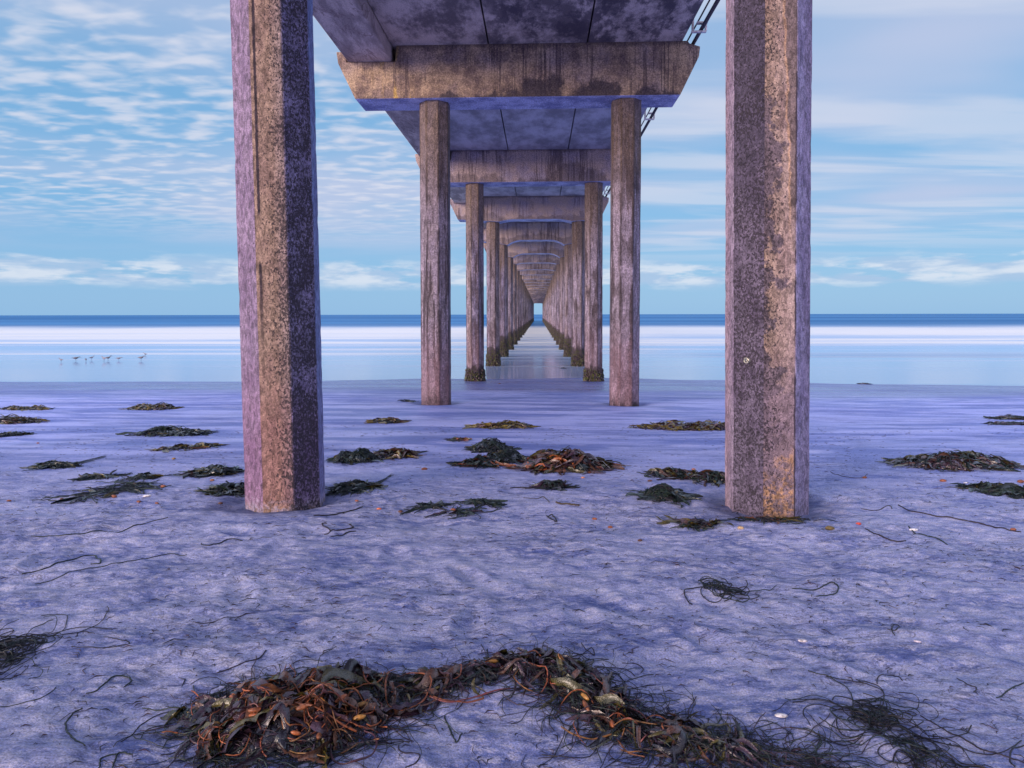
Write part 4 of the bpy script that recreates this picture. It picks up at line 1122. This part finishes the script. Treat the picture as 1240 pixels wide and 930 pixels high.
# ---- fine litter nobody could count
mb = MB(); n = 0
while n < 5200:
    y = 1.7 + 8.5 * random.random() ** 1.25; x = random.uniform(-.86, .86) * (y + .5)
    dn = float(fbm(x * 1.3, y * 2.0, 3, 55))
    if dn < random.uniform(-.25, .30): continue
    n += 1; L = random.uniform(.006, .045) * (1 if random.random() < .8 else 2.2); a = random.gauss(.25, .8)
    z0 = gz(x, y); z1 = gz(x + math.cos(a) * L, y + math.sin(a) * L)
    xm, ym = x + math.cos(a + .5) * L * .5, y + math.sin(a + .5) * L * .5
    mb.tube([(x, y, z0), (xm, ym, (z0 + z1) / 2 + .003), (x + math.cos(a) * L, y + math.sin(a) * L, z1)], [.0006, random.uniform(.0008, .0026), .0006], 4, random.choice([BLACK, PLUM, BLACK, (.06, .03, .05)]), False)
o = mb.build('weed_litter', MAT_WEED); o['kind'] = 'stuff'; o['label'] = 'fine dark weed litter scattered over the sand'

# ---- pebbles, shells
ORG = (.26, .08, .035); WHT = (.75, .72, .72); DRK = (.10, .04, .03)
peb = [(46, 537, ORG, .03, 'tiny orange pebble at the far left, below the dark green weed strip'),
 (210.5, 556, (.30, .16, .03), .035, 'brownish pebble above the dark heap with the upright frond'),
 (162, 587, ORG, .035, 'orange pebble on top of the loose scatter of dark weed'),
 (198, 590, ORG, .045, 'flat orange pebble left of the blackish heap, the widest one there'),
 (138, 602, ORG, .04, 'orange pebble inside the left half of the loose scatter of weed'),
 (168, 608, ORG, .03, 'orange pebble just below the white shell left of the near left column'),
 (190, 610, ORG, .028, 'orange pebble lying right of the one below the white shell'),
 (11, 607, ORG, .028, 'orange pebble close to the left edge of the photo'),
 (257, 582, (.35, .14, .04), .03, 'orange pebble between the dark heap and the blackish heap by the near left column'),
 (267, 610, DRK, .03, 'dark reddish pebble left of the foot of the near left column'),
 (75, 605, DRK, .028, 'dark pebble left of the loose scatter of weed'),
 (432, 607, ORG, .026, 'orange pebble right of the near left column, the upper one of two'),
 (459, 617, (.60, .16, .07), .030, 'bright round orange pebble right of the near left column, the lower one of two'),
 (485, 620, DRK, .03, 'dark red pebble at the left end of the brown-tipped weed trail'),
 (431, 559, ORG, .06, 'flat orange pebble in front of the domed green heap'),
 (514, 569, ORG, .05, 'orange chip with a dark tail in the middle of the smooth sand'),
 (549, 618, ORG, .034, 'orange pebble on the wispy dark weed trail'),
 (585, 610, ORG, .028, 'orange pebble at the right of the faint green weed wisp'),
 (617, 559, ORG, .04, 'orange pebble in front of the right lobe of the large green heap'),
 (706, 579, (.6, .25, .15), .03, 'pale orange pebble just below the tall brown heap'),
 (713, 573, ORG, .035, 'orange pebble touching the lower edge of the tall brown heap'),
 (720, 629, ORG, .030, 'upper left one of three orange pebbles in a row inside the pier'),
 (739, 639, ORG, .028, 'centre one of three orange pebbles in a row inside the pier'),
 (775, 655, DRK, .026, 'lower right, darkest one of three pebbles in a row inside the pier'),
 (787, 583, DRK, .035, 'dark red chip above the round dark green mound'),
 (840, 569, (.6, .2, .12), .035, 'pinkish orange pebble on the rear side of the long dark weed bank'),
 (1047, 579, ORG, .038, 'orange pebble at the end of the faint arc right of the near right column'),
 (1142, 583, ORG, .045, 'orange pebble below the largest heap on the right'),
 (1039.5, 635, (.5, .06, .04), .030, 'red pebble on the smooth sand right of the near right column'),
 (1227, 642, ORG, .034, 'orange pebble at the right end of the longest right-hand strand'),
 (1236, 584, ORG, .05, 'orange pebble cut by the right edge above the long green ridge'),
 (1005, 641, (.13, .09, .03), .05, 'olive-brown clump near the foot of the near right column on the right'),
 (897, 640, (.4, .28, .16), .035, 'tan pebble below the foot of the near right column'),
 (115, 601, WHT, .030, 'small white shell chip in the loose scatter of dark weed'),
 (178.5, 601, WHT, .042, 'white curled shell above the orange pebbles left of the near left column'),
 (1169.5, 585, WHT, .026, 'tiny white shell at the left tip of the long green ridge'),
 (1106.5, 642, WHT, .040, 'white shell beside the strands on the right-hand sand'),
 (972, 776.5, (.55, .50, .52), .026, 'pale mussel shell on the dry sand right of the middle'),
 (1111, 777, (.55, .48, .55), .020, 'small pale shell right of the tiny curl of weed'),
 (946, 867.5, (.62, .58, .58), .030, 'long pale shell left of the round black tangle'),
 (605, 465, DRK, .06, 'dark stone on the wet sand beside the third left column foot')]
for px_, py_, c, r, lab in peb:
    q = at(px_, py_); mb = MB(); shell = c[2] > .3; r *= .8
    mb.blob((0, 0, r * .25), r * .5, Vector((1, random.uniform(-.4, .4), random.uniform(-.1, .1))), 1.5 if not shell else 1.9, c, 12, 9, .22)
    for v in mb.v: v.z = v.z * (.75 if not shell else .5)
    o = mb.build('shell' if shell else 'pebble', MAT_STONE, None, origin=None); o.location = q
    tag(o, lab, 'shell' if shell else 'pebble', 'shells on the sand' if shell else 'pebbles on the sand')

# ---- shorebirds standing in the shallows
def bird(pxy, face, scale, lab, crouch=0.):
    d = CAMM @ Vector(((pxy[0] - W0 / 2) / F, (H0 / 2 - pxy[1]) / F + cam_d.shift_y * W0 / F, -1))
    t = 5.; o_ = Vector((0, 0, CAMZ))
    while (o_ + d * t).z > float(wlev((o_ + d * t).x, (o_ + d * t).y)) and t < 200: t += .02
    q = o_ + d * t
    root = empty('shorebird', (q.x, q.y, q.z), face); tag(root, lab, 'bird', 'shorebirds standing in the shallow water'); root.scale = (scale * .64,) * 3
    mb = MB(); h = .20 - crouch * .05
    prof = [((.36, 0, h + .11 - crouch * .16), .003), ((.28, 0, h + .14 - crouch * .16), .006), ((.235, 0, h + .16 - crouch * .16), .022), ((.205, 0, h + .165 - crouch * .15), .030), ((.17, 0, h + .145 - crouch * .13), .026),
            ((.14, 0, h + .10 - crouch * .07), .026), ((.10, 0, h + .05), .045), ((.04, 0, h + .02), .066), ((-.04, 0, h + .015), .070), ((-.11, 0, h + .02), .050), ((-.17, 0, h + .025), .028), ((-.23, 0, h + .022), .012), ((-.27, 0, h + .02), .004)]
    mb.tube([p for p, r in prof], [r for p, r in prof], 10, random.choice([(.16, .15, .18), (.24, .22, .25), (.10, .09, .11)])); b = mb.build('body', MAT_BIRD, root)
    for s_ in (-1, 1):
        mb = MB(); mb.tube([(.01, s_ * .025, h - .03), (-.015, s_ * .028, h * .5), (.005, s_ * .028, -.02)], [.010, .0055, .005], 5, (.08, .06, .05)); mb.build('leg', MAT_BIRD, root)
for pxy, fc, sc, lab, cr_ in [((74, 438.5), 2.9, .85, 'leftmost small shorebird, standing apart in the shallows', 0), ((92, 437), .3, 1.15, 'darkest shorebird, wings ruffled, second from the left', .5),
    ((104, 437.5), 2.2, .95, 'shorebird with lowered head, third from the left', 1), ((111, 436), 1.2, .9, 'shorebird close beside the head-down one, fourth from the left', 0),
    ((126, 437.5), 2.7, 1.15, 'shorebird on the left of the middle pair, facing left', .2), ((131, 436.5), .2, 1., 'shorebird on the right of the middle pair, facing right', 0),
    ((144, 436.5), .4, .95, 'single shorebird between the middle pair and the last one', .6), ((171, 436.5), .1, 1.15, 'rightmost large shorebird standing on dark legs in the water', .3),
    ((176, 431), 3., .8, 'farthest pale shorebird behind the rightmost one', 0)]:
    bird(pxy, fc, sc, lab, cr_)
